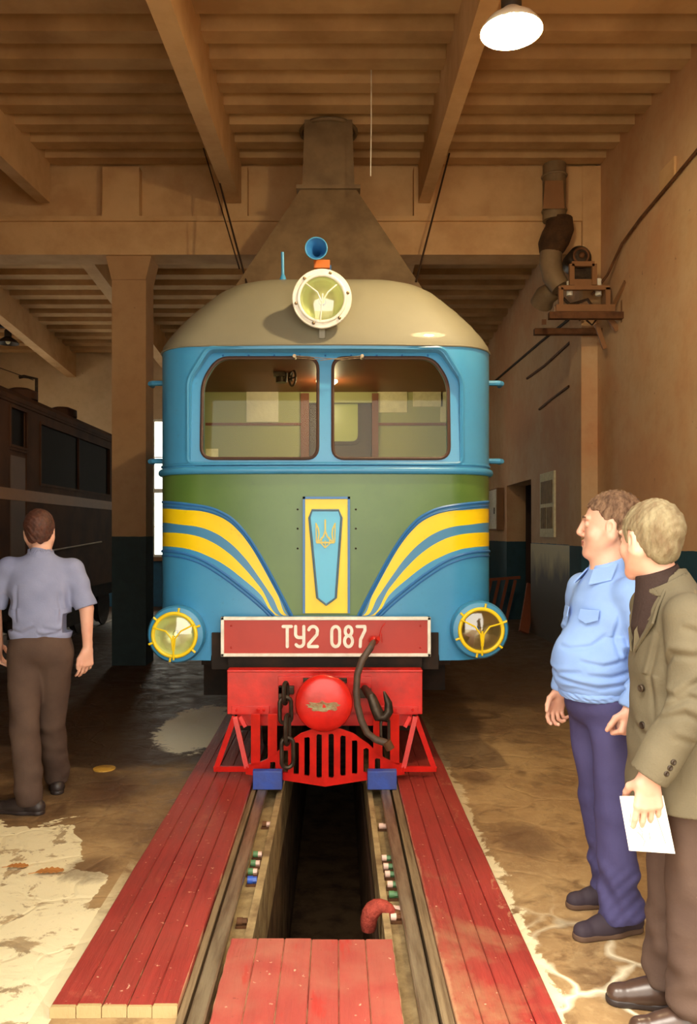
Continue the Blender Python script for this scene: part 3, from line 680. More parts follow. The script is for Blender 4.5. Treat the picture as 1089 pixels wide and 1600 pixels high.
# horn, antenna, vent
h = P(494,388,5.9)
f = MB(); f.lathe([(.082,0),(.078,.004),(.055,.035),(.035,.09),(.024,.2),(.02,.4),(.02,.42)], h, (0.03,1,-.03), 32, False)
f.lathe([(.082,0),(.076,.008),(.05,.04),(.03,.09),(.018,.2)], h, (0.03,1,-.03), 32, False); hn = f.build('horn', M['deepblue'], loco)
f = MB(); f.torus(h, (0,1,0), .08, .005, 32); f.build('rim', M['blue'], hn)
f = MB(); f.cyl(P(505,412,6.05), (h.x+.06,6.1,3.52), .028); f.box(h.x-.02, h.x+.1, 6.0, 6.2, h.z-.11, h.z-.05); f.build('horn_bracket', M['orange'], loco)
f = MB(); f.cyl((h.x+.06,6.12,3.5),(h.x+.06,6.12,3.68),.05); f.build('horn_base', M['deepblue'], loco)
f = MB(); a = P(442,436,6.0); f.cyl(a, a+Vector((-.003,0,.2)), .012); f.lathe([(.03,-.04),(.025,0),(.014,.03)], a, (0,0,1), 12); f.build('antenna', M['blue'], loco)
f = MB(); f.lathe([(.09,0),(.09,.03),(.05,.055),(.01,.06)], (P(567,0,6.3).x,6.3,3.555), (0,0,1), 24); f.build('roof_vent', M['roofgrey'], loco)
# side grab handles
for s in (-1,1):
    for z_ in (2.75, 2.17):
        f = MB(); xx = TC+s*WB; f.tube([(xx-s*.02,5.95,z_),(xx+s*.1,5.95,z_),(xx+s*.12,5.97,z_),(xx+s*.12,6.05,z_)], .02, 8); f.build('grab_handle', M['blue'], loco)
# emblem panel
f = MB(); a, b_ = P(475,958,5.49), P(545,778,5.49)
f.box(a.x, b_.x, 5.485, 5.503, a.z, b_.z); ep = f.build('emblem_panel', M['yellow'], loco, smooth=False)
f = MB(); w = .016
f.box(a.x-w/2, a.x+w/2, 5.474, 5.503, a.z, b_.z+w/2); f.box(b_.x-w/2, b_.x+w/2, 5.474, 5.503, a.z, b_.z+w/2); f.box(a.x-w/2, b_.x+w/2, 5.474, 5.503, b_.z-w/2, b_.z+w/2)
f.build('panel_edging', M['deepblue'], ep, smooth=False)
cp = [(487.9,797.2),(528.9,797.2),(533.6,809),(524.6,934),(509.8,944.7),(495.9,934),(483.6,809)]
cp = [(P(u,v,5.48).x, P(u,v,5.48).z) for u,v in cp]
f = MB(); f.prism(cp, 5.47, 5.488); sh = f.build('emblem_shield', M['panelblue'], ep, smooth=False)
f = MB(); f.tube([(u,5.468,v) for u,v in cp], .009, 6, True); f.build('shield_edging', M['greyblue'], sh)
f = MB()
def T(u, v): p = P(220+u/1.8776, 720+v/1.8776, 5.47); return (p.x, p.z)
for st, w in (([(514,184),(521,200),(523,215),(519,238)], .010), ([(570,184),(563,200),(561,215),(565,238)], .010),
              ([(541,174),(541,205),(536,222),(527,232),(519,240)], .011), ([(541,205),(547,222),(556,232),(565,240)], .010),
              ([(517,240),(566,240)], .012), ([(530,226),(530,243),(541,255),(554,243),(554,226)], .008), ([(541,235),(541,254)], .007),
              ([(514,184),(515,238)], .007), ([(570,184),(569,238)], .007)):
    f.stroke([T(*p) for p in st], w, 5.462, 5.471, 8)
f.build('trident_emblem', M['gold'], sh, smooth=False)
f = MB()
for sx in (465,556):
    for sy in (796,826,857): p = P(sx,sy,5.5); MB().sphere((p.x, yfr(p.x-TC), p.z), .007, 8).build('rivet', M['black'], ep)
# number plate
yp = 5.42; a, b_ = P(345,1026,yp), P(673,964,yp)
f = MB(); f.box(a.x+.01, b_.x-.01, yp+.006, yp+.03, a.z+.01, b_.z-.01); npl = f.build('number_plate', M['platered'], loco, smooth=False)
f = MB(); w = .022
f.box(a.x,b_.x,yp-.006,yp+.034,b_.z-w,b_.z); f.box(a.x,b_.x,yp-.006,yp+.034,a.z,a.z+w); f.box(a.x,a.x+w,yp-.006,yp+.034,a.z,b_.z); f.box(b_.x-w,b_.x,yp-.006,yp+.034,a.z,b_.z)
f.build('plate_frame', M['white'], npl, smooth=False, bevel=.003)
def glyph(name, x0, x1, strokes):
    f = MB(); hh = .158; z0 = P(0,1013,yp).z+.012; X0 = P(x0,0,yp).x+.01; X1 = P(x1,0,yp).x-.01
    for st in strokes: f.stroke([(X0+(X1-X0)*u, z0+(hh-.022)*v) for u,v in st], .021, yp-.004, yp+.008, 12)
    f.build(name, M['white'], npl, smooth=False)
def arc(cx, cy, rx, ry, a0, a1, n=12): return [(cx+rx*math.cos(math.radians(a0+(a1-a0)*k/n)), cy+ry*math.sin(math.radians(a0+(a1-a0)*k/n))) for k in range(n+1)]
glyph('letter', 440, 457.6, [[(0,1),(1,1)],[(.5,1),(.5,0)]])
glyph('letter', 459.5, 477, [[(0,1),(0,.62)]+arc(.42,.62,.42,.17,180,270,6)+[(1,.45)],[(1,1),(1,.2)]+arc(.5,.2,.5,.2,0,-150,10)])
glyph('numeral', 480, 498.3, [arc(.5,.78,.5,.22,165,-20,10)+[(.95,.6),(.0,.12),(0,0),(1,0)]])
glyph('numeral', 516, 533, [arc(.5,.75,.5,.25,0,180,10)+arc(.5,.25,.5,.25,180,360,10)+[(1,.75)]])
glyph('numeral', 536, 553, [arc(.5,.77,.42,.23,-90,270,18),arc(.5,.27,.5,.27,-90,270,18)])
glyph('numeral', 555.5, 572.4, [[(0,1),(1,1),(1,.8),(.45,.35),(.4,0)]])
f = MB()
for u in (a.x+.07, b_.x-.07):
    for v_ in (a.z+.06, b_.z-.06): MB().sphere((u, yp+.006, v_), .007, 8).build('rivet', M['platered'], npl)
# black mounting behind the plate
f = MB(); f.box(TC-.78, TC+.78, 5.5, 5.72, .70, .95); f.box(TC-.66, TC+.66, 5.45, 5.75, .64, .9); f.build('mounting_frame', M['black'], loco, smooth=False)
# lower headlights
for s, cx, cz, tint in ((-1,274,992,1),(1,751,985,0)):
    c0 = P(cx,cz,5.43); lm = M['lens']
    f = MB(); f.lathe([(.15,.0),(.185,.012),(.198,.035),(.195,.07),(.19,.3),(.16,.45)], c0, (0,1,0), 48, False); f.lathe([(.15,0),(.15,.05)], c0, (0,1,0), 48, False); hd = f.build('headlight', M['blue'], loco)
    c1 = c0+Vector((-.005 if s<0 else .003,-.008,0))
    f = MB(); f.torus(c1, (0,1,0), .146, .013, 48)
    for k in range(6): an = PI*2*k/6+.35; f.cyl(c1+Vector((math.cos(an)*.15,0,math.sin(an)*.15)), c1+Vector((math.cos(an)*.185,.0,math.sin(an)*.185)), .008, n=8)
    f.build('headlight_ring', M['yellow'], hd)
    f = MB(); f.lathe([(.14,.0),(.12,.05),(.07,.09),(.01,.105)], c1+Vector((0,.015,0)), (0,1,0), 32, False); f.build('reflector', M['chrome'] if s < 0 else mat('dull_reflector', lin(150,128,90), .4, .6, amt=.4), hd)
    f = MB(); f.sphere(c1+Vector((0,.07,0)), .025, 12); f.build('bulb', M['glass'], hd)
    f = MB(); f.lathe([(.0,-.025),(.07,-.02),(.11,-.01),(.14,.005)], c1+Vector((0,.002,0)), (0,1,0), 32, False); f.build('lens', lm, hd)
    f = MB(); o_ = c1+Vector((0,-.03,0))
    f.tube([o_+Vector((.0,.0,-.165)), o_+Vector((0,-.008,-.06)), o_+Vector((0,-.008,.0))], .007, 6)
    for t in (-1,1): f.tube([o_+Vector((t*.004,-.008,-.1)), o_+Vector((t*.012,-.01,-.02)), o_+Vector((t*.05,-.008,.03)), o_+Vector((t*.14,.02,.075 if t*s<0 else .05))], .006, 6)
    f.build('guard_bars', M['yellow'], hd)
# buffer beam
yb = 5.28; a, b_ = P(355,1116,yb), P(660,1048,yb)
f = MB(); f.box(a.x, b_.x, yb, yb+.1, a.z, b_.z); f.box(a.x-.0, b_.x, yb-.015, yb+.1, b_.z-.008, b_.z+.006)
bb = f.build('buffer_beam', M['red'], loco, smooth=False, bevel=.004)
f = MB(); c0, c1 = P(435,1112,yb), P(580,1056,yb); f.box(c0.x, c1.x, yb-.02, yb, c0.z, c1.z)
f.box(a.x+.03, a.x+.28, yb-.012, yb, a.z+.0, a.z+.055); f.box(b_.x-.28, b_.x-.03, yb-.012, yb, a.z+.0, a.z+.055)
f.build('reinforcing_plate', M['red'], bb, smooth=False, bevel=.002)
f = MB()
for s in (-1,1):
    for u in (.40,.44,.58): MB().sphere((TC+s*u, yb-.012, a.z+.03), .009, 8).build('bolt', M['red'], bb)
f = MB(); c0, c1 = P(433,1080,yb), P(583,1068,yb)
f.box(P(436,0,yb).x, P(460,0,yb).x, yb-.06, yb, P(0,1082,yb).z, P(0,1070,yb).z); f.box(P(436,0,yb).x, P(442,0,yb).x, yb-.06, yb, P(0,1105,yb).z, P(0,1070,yb).z)
f.box(P(552,0,yb).x, P(580,0,yb).x, yb-.06, yb, P(0,1088,yb).z, P(0,1074,yb).z); f.box(P(474,0,yb).x, P(542,0,yb).x, yb-.04, yb, P(0,1066,yb).z, P(0,1058,yb).z)
f.build('coupling_bracket', M['iron'], loco, smooth=False, bevel=.004)
# central buffer
bc = P(506,1100,4.93)
f = MB(); f.lathe([(.001,-.012),(.08,-.008),(.14,.0),(.172,.014),(.179,.03),(.172,.04),(.08,.05),(.06,.08),(.06,.34)], bc, (0,1,0), 56); bf = f.build('buffer', M['red'], loco, angle=60)
random.seed(3); f = MB(); pts = []
for k in range(26):
    an = 2*PI*k/26; r_ = 1+random.uniform(-.3,.3); pts.append((bc.x+.004+math.cos(an)*.105*r_*(.95), bc.z-.012+math.sin(an)*.03*r_))
f.prism(pts, lambda a,b_: 4.9165+((a-bc.x)**2+(b_-bc.z)**2)*.5, lambda a,b_: 4.93); f.build('bare_patch', mat('bare_scuffed_metal', lin(150,146,104), .5, .2, c2=lin(150,60,34), amt=.8, scale=20, bump=.4), bf, smooth=False)
# cowcatcher
def cy(xr): return 4.97+.40*abs(xr)
def cxr(v):
    Y = 5.1
    for _ in range(20): X = (310+v/2.656-VX)*Y/FOC-TC; Y = cy(X)
    return X
def cz(v, X=0): return CH-(940+v/2.656-VY)*cy(X)/FOC
f = MB()
def trap(x0, x1, t0, t1, b0, b1, th=.018):
    X0, X1 = cxr(x0), cxr(x1)
    if X0 < 0 < X1:
        m_ = -X0/(X1-X0); tm = t0+(t1-t0)*m_; bm_ = b0+(b1-b0)*m_; xm = x0+(x1-x0)*m_
        trap(x0, xm-.01, t0, tm, b0, bm_, th); trap(xm+.01, x1, tm, t1, bm_, b1, th); return
    zs4 = [cz(t0,X0), cz(t1,X1), cz(b1,X1), cz(b0,X0)]
    f.hexa(*[[(TC+X_,cy(X_)+o_,z_) for X_, z_ in zip((X0,X1,X1,X0), zs4)] for o_ in (0,th)])
cxz = (508-310)*2.656     # 525.9 centre
def botl(x): return 768-abs(x-cxz)*.155 if abs(x-cxz) < 335 else 716
def arch(x):
    d = abs(x-cxz-8)
    return np.interp(d, [0,60,110,170,230,280,330], [522,530,548,590,645,668,676])
def slotbot(x): return botl(x)-32
slots = [(cxz+k*50-11, cxz+k*50+11) for k in (-4.35,-3.3,-2.4,-1.5,-.5,.5,1.48,2.45,3.4,4.35)]
xs_ = np.linspace(cxz-330, cxz+330, 61)
edges = sorted(set(list(xs_)+[e for sl in slots for e in sl]))
for x0, x1 in zip(edges, edges[1:]):
    if x1-x0 < .5: continue
    xm = (x0+x1)/2; hit = [sl for sl in slots if sl[0] <= xm <= sl[1]]
    if hit:
        sm = (hit[0][0]+hit[0][1])/2; st = arch(sm)+24+((xm-sm)/11)**2*5; sb = slotbot(sm)-((xm-sm)/11)**2*5
        if sb-st > 8:
            trap(x0,x1,arch(x0),arch(x1),st,st); trap(x0,x1,sb,sb,botl(x0),botl(x1)); continue
    trap(x0,x1,arch(x0),arch(x1),botl(x0),botl(x1))
# uprights between arch and beam
for xl in (218, 288): trap(xl, xl+38, 468, 468, arch(xl)+8, arch(xl+38)+8); xr_ = 2*cxz-xl-38; trap(xr_, xr_+38, 468, 468, arch(xr_)+8, arch(xr_+38)+8)
def strut(xa, ya, xb, yb_, w=18):
    A, B = cxr(xa), cxr(xb)
    f.bar((TC+A, cy(A), cz(ya,A)), (TC+B, cy(B), cz(yb_,B)), w*.00155, .02, (0,1,0))
for s in (-1,1):
    Q = lambda v: cxz+s*(v)
    strut(Q(376),478,Q(452),692,22); strut(Q(374),478,Q(325),690,20); strut(Q(460),694,Q(320),694,22)
    strut(Q(352),478,Q(330),520,16)
f.build('cowcatcher', M['red'], loco, smooth=False, bevel=.002)
f = MB(); f.box(TC-.58, TC+.58, 5.3, 5.36, .36, .46); f.build('cowcatcher_brace', M['red'], loco, smooth=False)
# chain links
def link(c_, L, W_, r, ax_):
    pts = []
    for k in range(20):
        an = 2*PI*k/20; u = math.cos(an)*W_; v = math.sin(an)*W_+(L/2-W_)*(1 if math.sin(an) > 0 else -1)
        pts.append(Vector(c_)+Vector(ax_)*u+Vector((0,0,v)))
    f = MB(); f.tube(pts, r, 8, True); f.build('chain_link', M['iron'], loco)
for i, (px, py, L) in enumerate([(446,1083,.13),(446,1110,.165),(449,1140,.18),(449,1176,.185)]):
    p = P(px,py,5.03 if i < 2 else 4.95); link(p, L, .036, .0135, (.25,1,0) if i % 2 == 0 else (1,.2,0))
# coupling hook on the right
hp = lambda u, v, Y=5.02: P(310+u/2.656, 940+v/2.656, Y)
f = MB(); f.tube([hp(690,360,5.2),hp(720,400),hp(735,440),hp(750,475),hp(775,480),hp(790,455),hp(788,420),hp(778,395),hp(770,372)], [.024,.03,.036,.04,.034,.03,.024,.016,.006], 12)
f.build('coupling_hook', M['iron'], loco)
link(hp(774,535), .15, .026, .010, (1,.3,0))
# brake hose
f = MB(); f.tube([hp(728,165,5.40)]+[hp(*p, 4.97) for p in ((712,195),(680,240),(660,300),(655,370),(660,430),(675,490),(700,545),(735,572),(775,585),(790,598))], [.018,.021,.022,.022,.022,.022,.022,.022,.022,.024,.024], 14); hs = f.build('brake_hose', M['hose'], loco)
f = MB(); f.cyl(hp(780,580,4.96), hp(797,612,4.96), .028); f.build('hose_coupling', M['rust'], hs)
f = MB(); p = hp(727,162,5.38); f.sphere(p, .036, 16, (1,1.1,.9)); f.cyl(p, p+Vector((.03,-.05,.02)), .014); f.tube([p+Vector((.03,-.03,.01)), p+Vector((.05,-.04,.09)), p+Vector((.075,-.03,.12))], .003, 6)
f.tube([p+Vector((.02,-.03,.01)), p+Vector((.055,-.04,-.01)), p+Vector((.05,-.03,.05))], .003, 6); f.build('hose_cock', M['red'], loco)
# bogie and underframe
f = MB(); f.box(TC-.52, TC+.52, 5.38, 9.3, .42, .62); f.box(TC-.62, TC-.5, 5.5, 8.4, .28, .5); f.box(TC+.5, TC+.62, 5.5, 8.4, .28, .5); f.box(TC-.95, TC-.70, 6.2, 6.5, .38, .8); f.box(TC+.70, TC+.92, 6.2, 6.5, .42, .8); f.box(TC-1.0, TC+1.0, 8.6, 11.4, .32, .8); f.box(TC-.62, TC+.62, 11.8, 14.3, .3, .62)
f.box(TC-.9, TC+.9, 5.8, 14.4, .68, .8)
f.build('bogie_frame', M['black'], loco, smooth=False)
for yy in (6.1,7.6,12.1,13.6):
    f = MB(); f.cyl((TC-.5,yy,.32),(TC+.5,yy,.32),.06)
    for s in (-1,1): f.lathe([(.335,0),(.33,.025),(.30,.03),(.295,.11)], (TC+s*.355,yy,.324), (s,0,0), 40)
    f.build('wheelset', M['iron'], loco)
# ------------------------------------------------------------------ old brown coach on the neighbouring track
XC0, XC1 = -3.6, -5.9
co = thing('railway_coach', 'old dull brown railway coach standing behind the left column', 'railway vehicle', (-4.7,7,0))
f = MB(); f.box(XC1, XC0, 7.0, 15.2, .85, 3.12); cb = f.build('coach_body', M['oldcar'], co, smooth=False)
cut = []
def zat(py, Y): return CH+(VY-py)*Y/FOC
wins_c = [(8.85,9.3,2.62,3.03),(9.75,12.7,2.24,2.96),(13.1,14.6,2.24,2.96),(7.3,8.3,2.24,2.96)]
for y0, y1, z0, z1 in wins_c:
    f = MB(); f.box(XC0-.05, XC0+.1, y0, y1, z0, z1); cut.append(f.build('cutter', M['oldcar'], smooth=False))
f = MB(); f.box(XC0-.02, XC0+.1, 8.82, 9.32, 1.15, 2.56); cut.append(f.build('cutter', M['oldcar'], smooth=False))
boolean(cb, cut)
for y0, y1, z0, z1 in wins_c:
    f = MB(); f.box(XC0-.055, XC0-.03, y0, y1, z0, z1); w_ = f.build('window_pane', M['darkglass'], co, smooth=False)
    f = MB(); t = .03
    for a in ((y0-t,y1+t,z0-t,z0),(y0-t,y1+t,z1,z1+t),(y0-t,y0,z0,z1),(y1,y1+t,z0,z1)): f.box(XC0-.01, XC0+.015, *a)
    if y1-y0 > 2: f.box(XC0-.03, XC0, (y0+y1)/2-.01, (y0+y1)/2+.01, z0, z1)
    f.build('window_surround', M['oldcar'], co, smooth=False)
f = MB(); f.box(XC0-.012, XC0-.004, 8.86, 9.28, 1.2, 2.5); f.build('door_panel', M['oldpanel'], co, smooth=False)
f = MB(); f.box(XC0-.002, XC0+.012, 7.0, 15.2, 2.0, 2.13); f.build('waist_band', M['cream'], co, smooth=False)
f = MB(); f.box(XC0-.002, XC0+.02, 7.0, 15.2, 3.08, 3.12); f.build('cornice', M['oldcar'], co, smooth=False)
f = MB(); xm = (XC0+XC1)/2
pr = [(XC0+.03,3.11),(XC0+.03,3.16),(XC0-.12,3.27),(XC0-.5,3.4),(xm,3.47),(XC1+.5,3.4),(XC1+.12,3.27),(XC1-.03,3.16),(XC1-.03,3.11)]
f.loft([[(a,yy,b_) for a,b_ in pr] for yy in (6.95,15.25)]); rf = f.build('roof', M['oldcar'], co)
for yy in (9.9, 11.4): MB().lathe([(.2,-.05),(.2,.05),(.1,.09),(.01,.1)], (XC0-.3,yy,3.33), (0,0,1), 20).build('roof_vent', M['oldcar'], co)
f = MB(); p = P(57,620,10.2); f.tube([(p.x,10.2,3.25),(p.x,10.2,3.60),(p.x-.16,10.2,3.63),(p.x-.22,10.2,3.62)], .022, 8); f.build('roof_pipe', M['iron'], co)
f = MB(); f.box(XC1+.3, XC0-.2, 7.1, 15.1, .62, .86); f.box(XC0-.35, XC0-.05, 9.6, 11.6, .35, .85); f.build('underframe', M['black'], co, smooth=False)
for yy in (8.0,9.3,13.0,14.3):
    f = MB(); f.lathe([(.36,0),(.36,.03),(.32,.035),(.31,.12)], (XC0-.55,yy,.36), (-1,0,0), 32); f.lathe([(.36,0),(.36,.03),(.32,.035),(.31,.12)], (XC1+.55,yy,.36), (1,0,0), 32); f.cyl((XC0-.6,yy,.36),(XC1+.6,yy,.36),.06); f.build('wheelset', M['iron'], co)
f = MB(); f.tube([(XC0+.06,8.9,1.35),(XC0+.08,10,1.42),(XC0+.08,12,1.5)], .012, 6); f.build('handrail', M['steel'], co)
for nm, x_ in (('near',XC0-.60),('far',XC1+.60)):
    f = MB(); f.box(x_-.03, x_+.03, 6.0, 17, -.02, .005); tag(f.build('rail', M['steel'], smooth=False), 'rail under the brown coach on its '+('side nearer the locomotive' if nm == 'near' else 'side nearer the left wall'), 'rail')
# thin wire from the roof pipe
f = MB(); f.tube([P(0,575,9.0), P(28,585,9.6), P(52,594,10.2)], .005, 5); tag(f.build('overhead_wire', M['cable']), 'thin wire running left from the pipe on the coach roof', 'wire')
# dark bracket carrying the far lamp
f = MB(); p = Vector((-6.15,15,5.5)); f.tube([p+Vector((0,0,.1)), p+Vector((0,0,-.02)), p+Vector((.3,0,.12)), p+Vector((-.5,0,.12))], .03, 6); f.bar(p+Vector((-1.0,0,.1)), p+Vector((.35,0,-.0)), .1, .1); tag(f.build('lamp_bracket', M['black'], smooth=False), 'dark sloping bracket above the small unlit lamp, far left', 'bracket')

# ------------------------------------------------------------------ smoke hood over the locomotive
ho = thing('smoke_hood', 'grey brown sheet metal smoke hood with duct above the locomotive roof', 'hood', (TC,8.9,4.0))
Yh = 8.8
def rect(cx, cy_, hx, hy, z_): return [(cx-hx,cy_-hy,z_),(cx+hx,cy_-hy,z_),(cx+hx,cy_+hy,z_),(cx-hx,cy_+hy,z_)]
cx = P(513,0,8.5).x
f = MB(); f.loft([rect(cx,Yh,1.05,.62,4.0), rect(cx,Yh,.98,.60,4.12), rect(cx,Yh,.30,.30,5.28), rect(cx,Yh,.30,.30,5.32)], caps=False); hb = f.build('hood_skirt', M['ductgrey'], ho, smooth=False)
s_ = hb.modifiers.new('thick', 'SOLIDIFY'); s_.thickness = .012
f = MB(); f.box(cx-.34, cx+.34, Yh-.34, Yh+.34, 5.28, 5.32); f.build('flange', M['ductgrey'], ho, smooth=False)
f = MB(); f.loft([rect(cx,Yh,.28,.28,5.3), rect(cx,Yh,.255,.255,6.05)], caps=False); f.build('duct', M['ductgrey'], ho, smooth=False)
f = MB(); f.torus((cx,Yh,6.04),(0,0,1),.30,.025,24,8); f.build('ceiling_collar', M['ductgrey'], ho)
for s, top, bot, lb in ((-1,(333,248,9.3),(386,445,8.2),'thin stay wire left of the smoke hood, from the left beam down to the hood'),(1,(702,240,9.3),(650,440,8.2),'thin stay wire right of the smoke hood, from the right beam down to the hood')):
    f = MB(); f.tube([P(*top), P(*bot)], .012, 6); tag(f.build('stay_wire', M['cable']), lb, 'wire')
f = MB(); f.tube([P(318,232,9.2), P(374,420,8.4)], .008, 6); tag(f.build('stay_wire', M['cable']), 'thinner second wire just left of the left stay wire by the hood', 'wire')
f = MB(); Yc = 7.6; f.tube([P(580,92,Yc), P(580,200,Yc), P(579,275,Yc)], .006, 6); tag(f.build('pull_cord', M['white']), 'thin cord drawn as a white light streak, hanging from the ceiling between the beams, right of the hood', 'cord')  # hanging wire, its white colour stands for a streak of light

# ------------------------------------------------------------------ ventilation duct, fan on its shelf
Yd = 9.45
du = thing('ventilation_duct', 'round ventilation duct from ceiling with dark wrapped elbow, beside the fan', 'duct', (2.6,Yd,4.4))
p = lambda u, v, Y=Yd: P(u, v, Y)
f = MB(); f.cyl(p(866,258), p(866,345), .135, n=24); dd = f.build('duct_pipe', M['ductgrey'], du)
f = MB(); f.hexa(*[[p(u,v,y_) for u,v in ((852,282),(880,282),(882,326),(848,326))] for y_ in (Yd-.17,Yd-.1)]); f.build('damper_plate', M['cream'], dd, smooth=False)
f = MB(); f.torus(p(866,330),(0,0,1),.14,.012,24,6); f.torus(p(866,276),(0,0,1),.14,.014,24,6); f.build('duct_seam', M['ductgrey'], dd)
f = MB(); f.tube([p(874,342), p(874,358), p(868,372), p(862,385), p(860,396)], [.15,.17,.175,.165,.13], 16); w_ = f.build('cloth_wrap', mat('dark_duct_wrap', lin(78,54,34), .9, c2=lin(52,36,24), amt=.8, scale=10, bump=.8), du)
f = MB(); f.tube([p(862,380), p(860,410), p(864,432,Yd-.05), p(876,450,Yd-.1)], [.13,.13,.125,.11], 16); f.build('lower_pipe', M['ductgrey'], du)
f = MB(); f.tube([p(868,452,Yd+.1), p(852,462,Yd+.2), p(846,475,Yd+.3)], [.11,.13,.14], 16); f.build('outlet', M['ductgrey'], du)
fa = thing('extractor_fan', 'wall mounted extractor fan with motor on metal frame shelf, upper right', 'fan', (2.85,9.3,4.2))
Yf = 9.25; g = lambda u, v, Y=Yf: P(u, v, Y)
f = MB(); c_ = g(906,402); f.lathe([(.04,-.06),(.1,-.05),(.135,.0),(.135,.25),(.11,.30)], c_, (0,1,0), 28); mo = f.build('motor', M['iron'], fa)
f = MB(); f.torus(c_+Vector((0,-.05,0)), (0,1,0), .085, .014, 24); f.sphere(c_+Vector((0,-.07,0)), .035, 12); f.build('motor_cap', M['rust'], mo)
f = MB()
def fr(u0,v0,u1,v1,w,Y,yd=.05): f.bar(g(u0,v0,Y), g(u1,v1,Y), w, yd, (0,1,0))
for a in ((893,413,928,413),(893,413,893,446),(928,413,928,446)): fr(*a, .055, Yf-.05)
f.hexa([g(894,436,Yf-.06),g(927,436,Yf-.06),g(927,447,Yf-.06),g(894,447,Yf-.06)],[g(894,436,Yf+.2),g(927,436,Yf+.2),g(927,447,Yf+.2),g(894,447,Yf+.2)])
f.build('motor_stand', M['cream'], fa, smooth=False)
f = MB(); f.hexa([g(897,417),g(924,417),g(924,437),g(897,437)],[g(897,417,Yf+.25),g(924,417,Yf+.25),g(924,437,Yf+.25),g(897,437,Yf+.25)]); f.build('motor_foot', M['iron'], fa, smooth=False)
f = MB()
for Y_ in (Yf-.12, Yf+.35):
    for a in ((876,450,952,450),(876,450,876,486),(949,450,949,484)): fr(*a, .05, Y_)
    fr(868,482,960,482,.08,Y_,.06)
for u, v in ((876,450),(949,450),(870,482),(957,482)): f.bar(g(u,v,Yf-.12), g(u,v,Yf+.35), .05, .05)
f.build('shelf_frame', M['cream'], fa, smooth=False)
f = MB(); f.box(g(848,0).x, XR+.02, Yf-.3, Yf-.22, g(0,508).z, g(0,498).z); f.box(g(850,0).x, XR+.02, Yf+.42, Yf+.5, g(0,508).z, g(0,498).z)
f.bar(g(850,503,Yf-.26), g(850,503,Yf+.46), .05, .06); f.bar(g(850,505,Yf-.26), g(850,470,Yf-.26), .035,.035)
f.build('bracket_beam', M['rust'], fa, smooth=False)
f = MB(); f.bar(g(944,486,Yf-.1), (XR,Yf-.1,g(0,520).z), .04, .06); f.bar(g(958,478,Yf-.1), (XR,Yf-.35,g(0,455).z), .02, .05); f.bar((XR-.02,Yf-.4,g(0,450).z), (XR-.02,Yf-.4,g(0,505).z), .03, .1)
f.prism([(g(960,0).x,g(0,478).z),(XR-.0,g(0,484).z),(XR,g(0,512).z)], Yf-.25, Yf-.2)
f.bar(g(932,506), g(945,545), .03, .05); f.build('wall_bracket', M['cream'], fa, smooth=False)
f = MB(); f.cyl(g(935,436), g(935,462), .035); f.cyl(g(890,440), g(890,462), .035); f.build('insulator', M['white'], fa)
f = MB(); f.tube([g(880,466),g(890,476),g(905,472),g(918,468),g(925,478)], .018, 6); f.tube([g(916,500),g(925,508),g(935,495)], .012, 6); f.tube([g(884,480),g(905,476)],.02,6); f.build('wiring', M['cable'], fa)
f = MB(); xw = XR-.03; f.tube([(XR-.03,7.0,5.02),(XR-.03,7.6,4.98),(XR-.03,8.4,4.93),(XR-.04,8.9,4.85),(XR-.1,9.2,4.6),(XR-.25,9.3,4.4)], .016, 8); tag(f.build('conduit', M['rust']), 'bent conduit running along upper right wall down to the fan', 'conduit')
f = MB(); f.tube([(XR-.02,10.4,4.55),(XR-.02,12.5,4.62),(XR-.02,16.5,4.7)], .02, 6); tag(f.build('wall_cable', M['cable']), 'dark cable along the right wall behind the fan, upper run', 'cable')
f = MB(); f.tube([(3.0,9.8,4.28),(XR-.02,10.6,4.25),(XR-.02,12.3,4.2),(XR-.02,13.4,4.22)], .02, 6); tag(f.build('wall_cable', M['rust']), 'brown cable passing the pilaster below the fan shelf, lower run', 'cable')
f = MB(); f.tube([(XR-.02,11.0,3.65),(XR-.02,11.9,3.62),(XR-.02,12.6,3.58)], .018, 6); tag(f.build('wall_cable', M['rust']), 'short brown cable stub on right wall above the poster', 'cable')
# socket box with broken plaster on the upper right wall
f = MB(); f.box(XR-.03, XR, 7.55, 7.9, 4.98, 5.2); tag(f.build('junction_box', M['plaster'], smooth=False, bevel=.01), 'pale square patch box over the conduit on the upper right wall', 'box')
# poster
po = thing('wall_poster', 'pale notice board poster with two dark pictures on the right wall', 'poster', (XR-.01,12.1,1.6))
f = MB(); f.box(XR-.03, XR, 11.72, 12.52, 1.57, 2.55); f.build('board', M['paper'], po, smooth=False)
for z0, z1 in ((1.70,2.02),(2.08,2.42)):
    f = MB(); f.box(XR-.036, XR-.029, 11.8, 12.1 if z1 < 2.05 else 12.45, z0, z1)
    if z1 < 2.05: f.box(XR-.036, XR-.029, 12.15, 12.45, z0, z1)
    f.build('picture', M['postergrey'], po, smooth=False)
# switch cabinet beyond the doorway
cbx = thing('switch_cabinet', 'pale flat metal cabinet on the right wall beyond the doorway', 'cabinet', (XR-.05,15.8,1.5))
f = MB(); f.box(XR-.14, XR, 15.35, 16.3, 1.68, 2.5); f.build('box', M['cream'], cbx, smooth=False, bevel=.01)
f = MB(); f.box(XR-.155, XR-.14, 15.38, 16.27, 1.71, 2.47); dd = f.build('door', M['white'], cbx, smooth=False)
f = MB(); f.box(XR-.17, XR-.155, 15.45, 15.49, 2.0, 2.12); f.build('handle', M['iron'], dd, smooth=False)
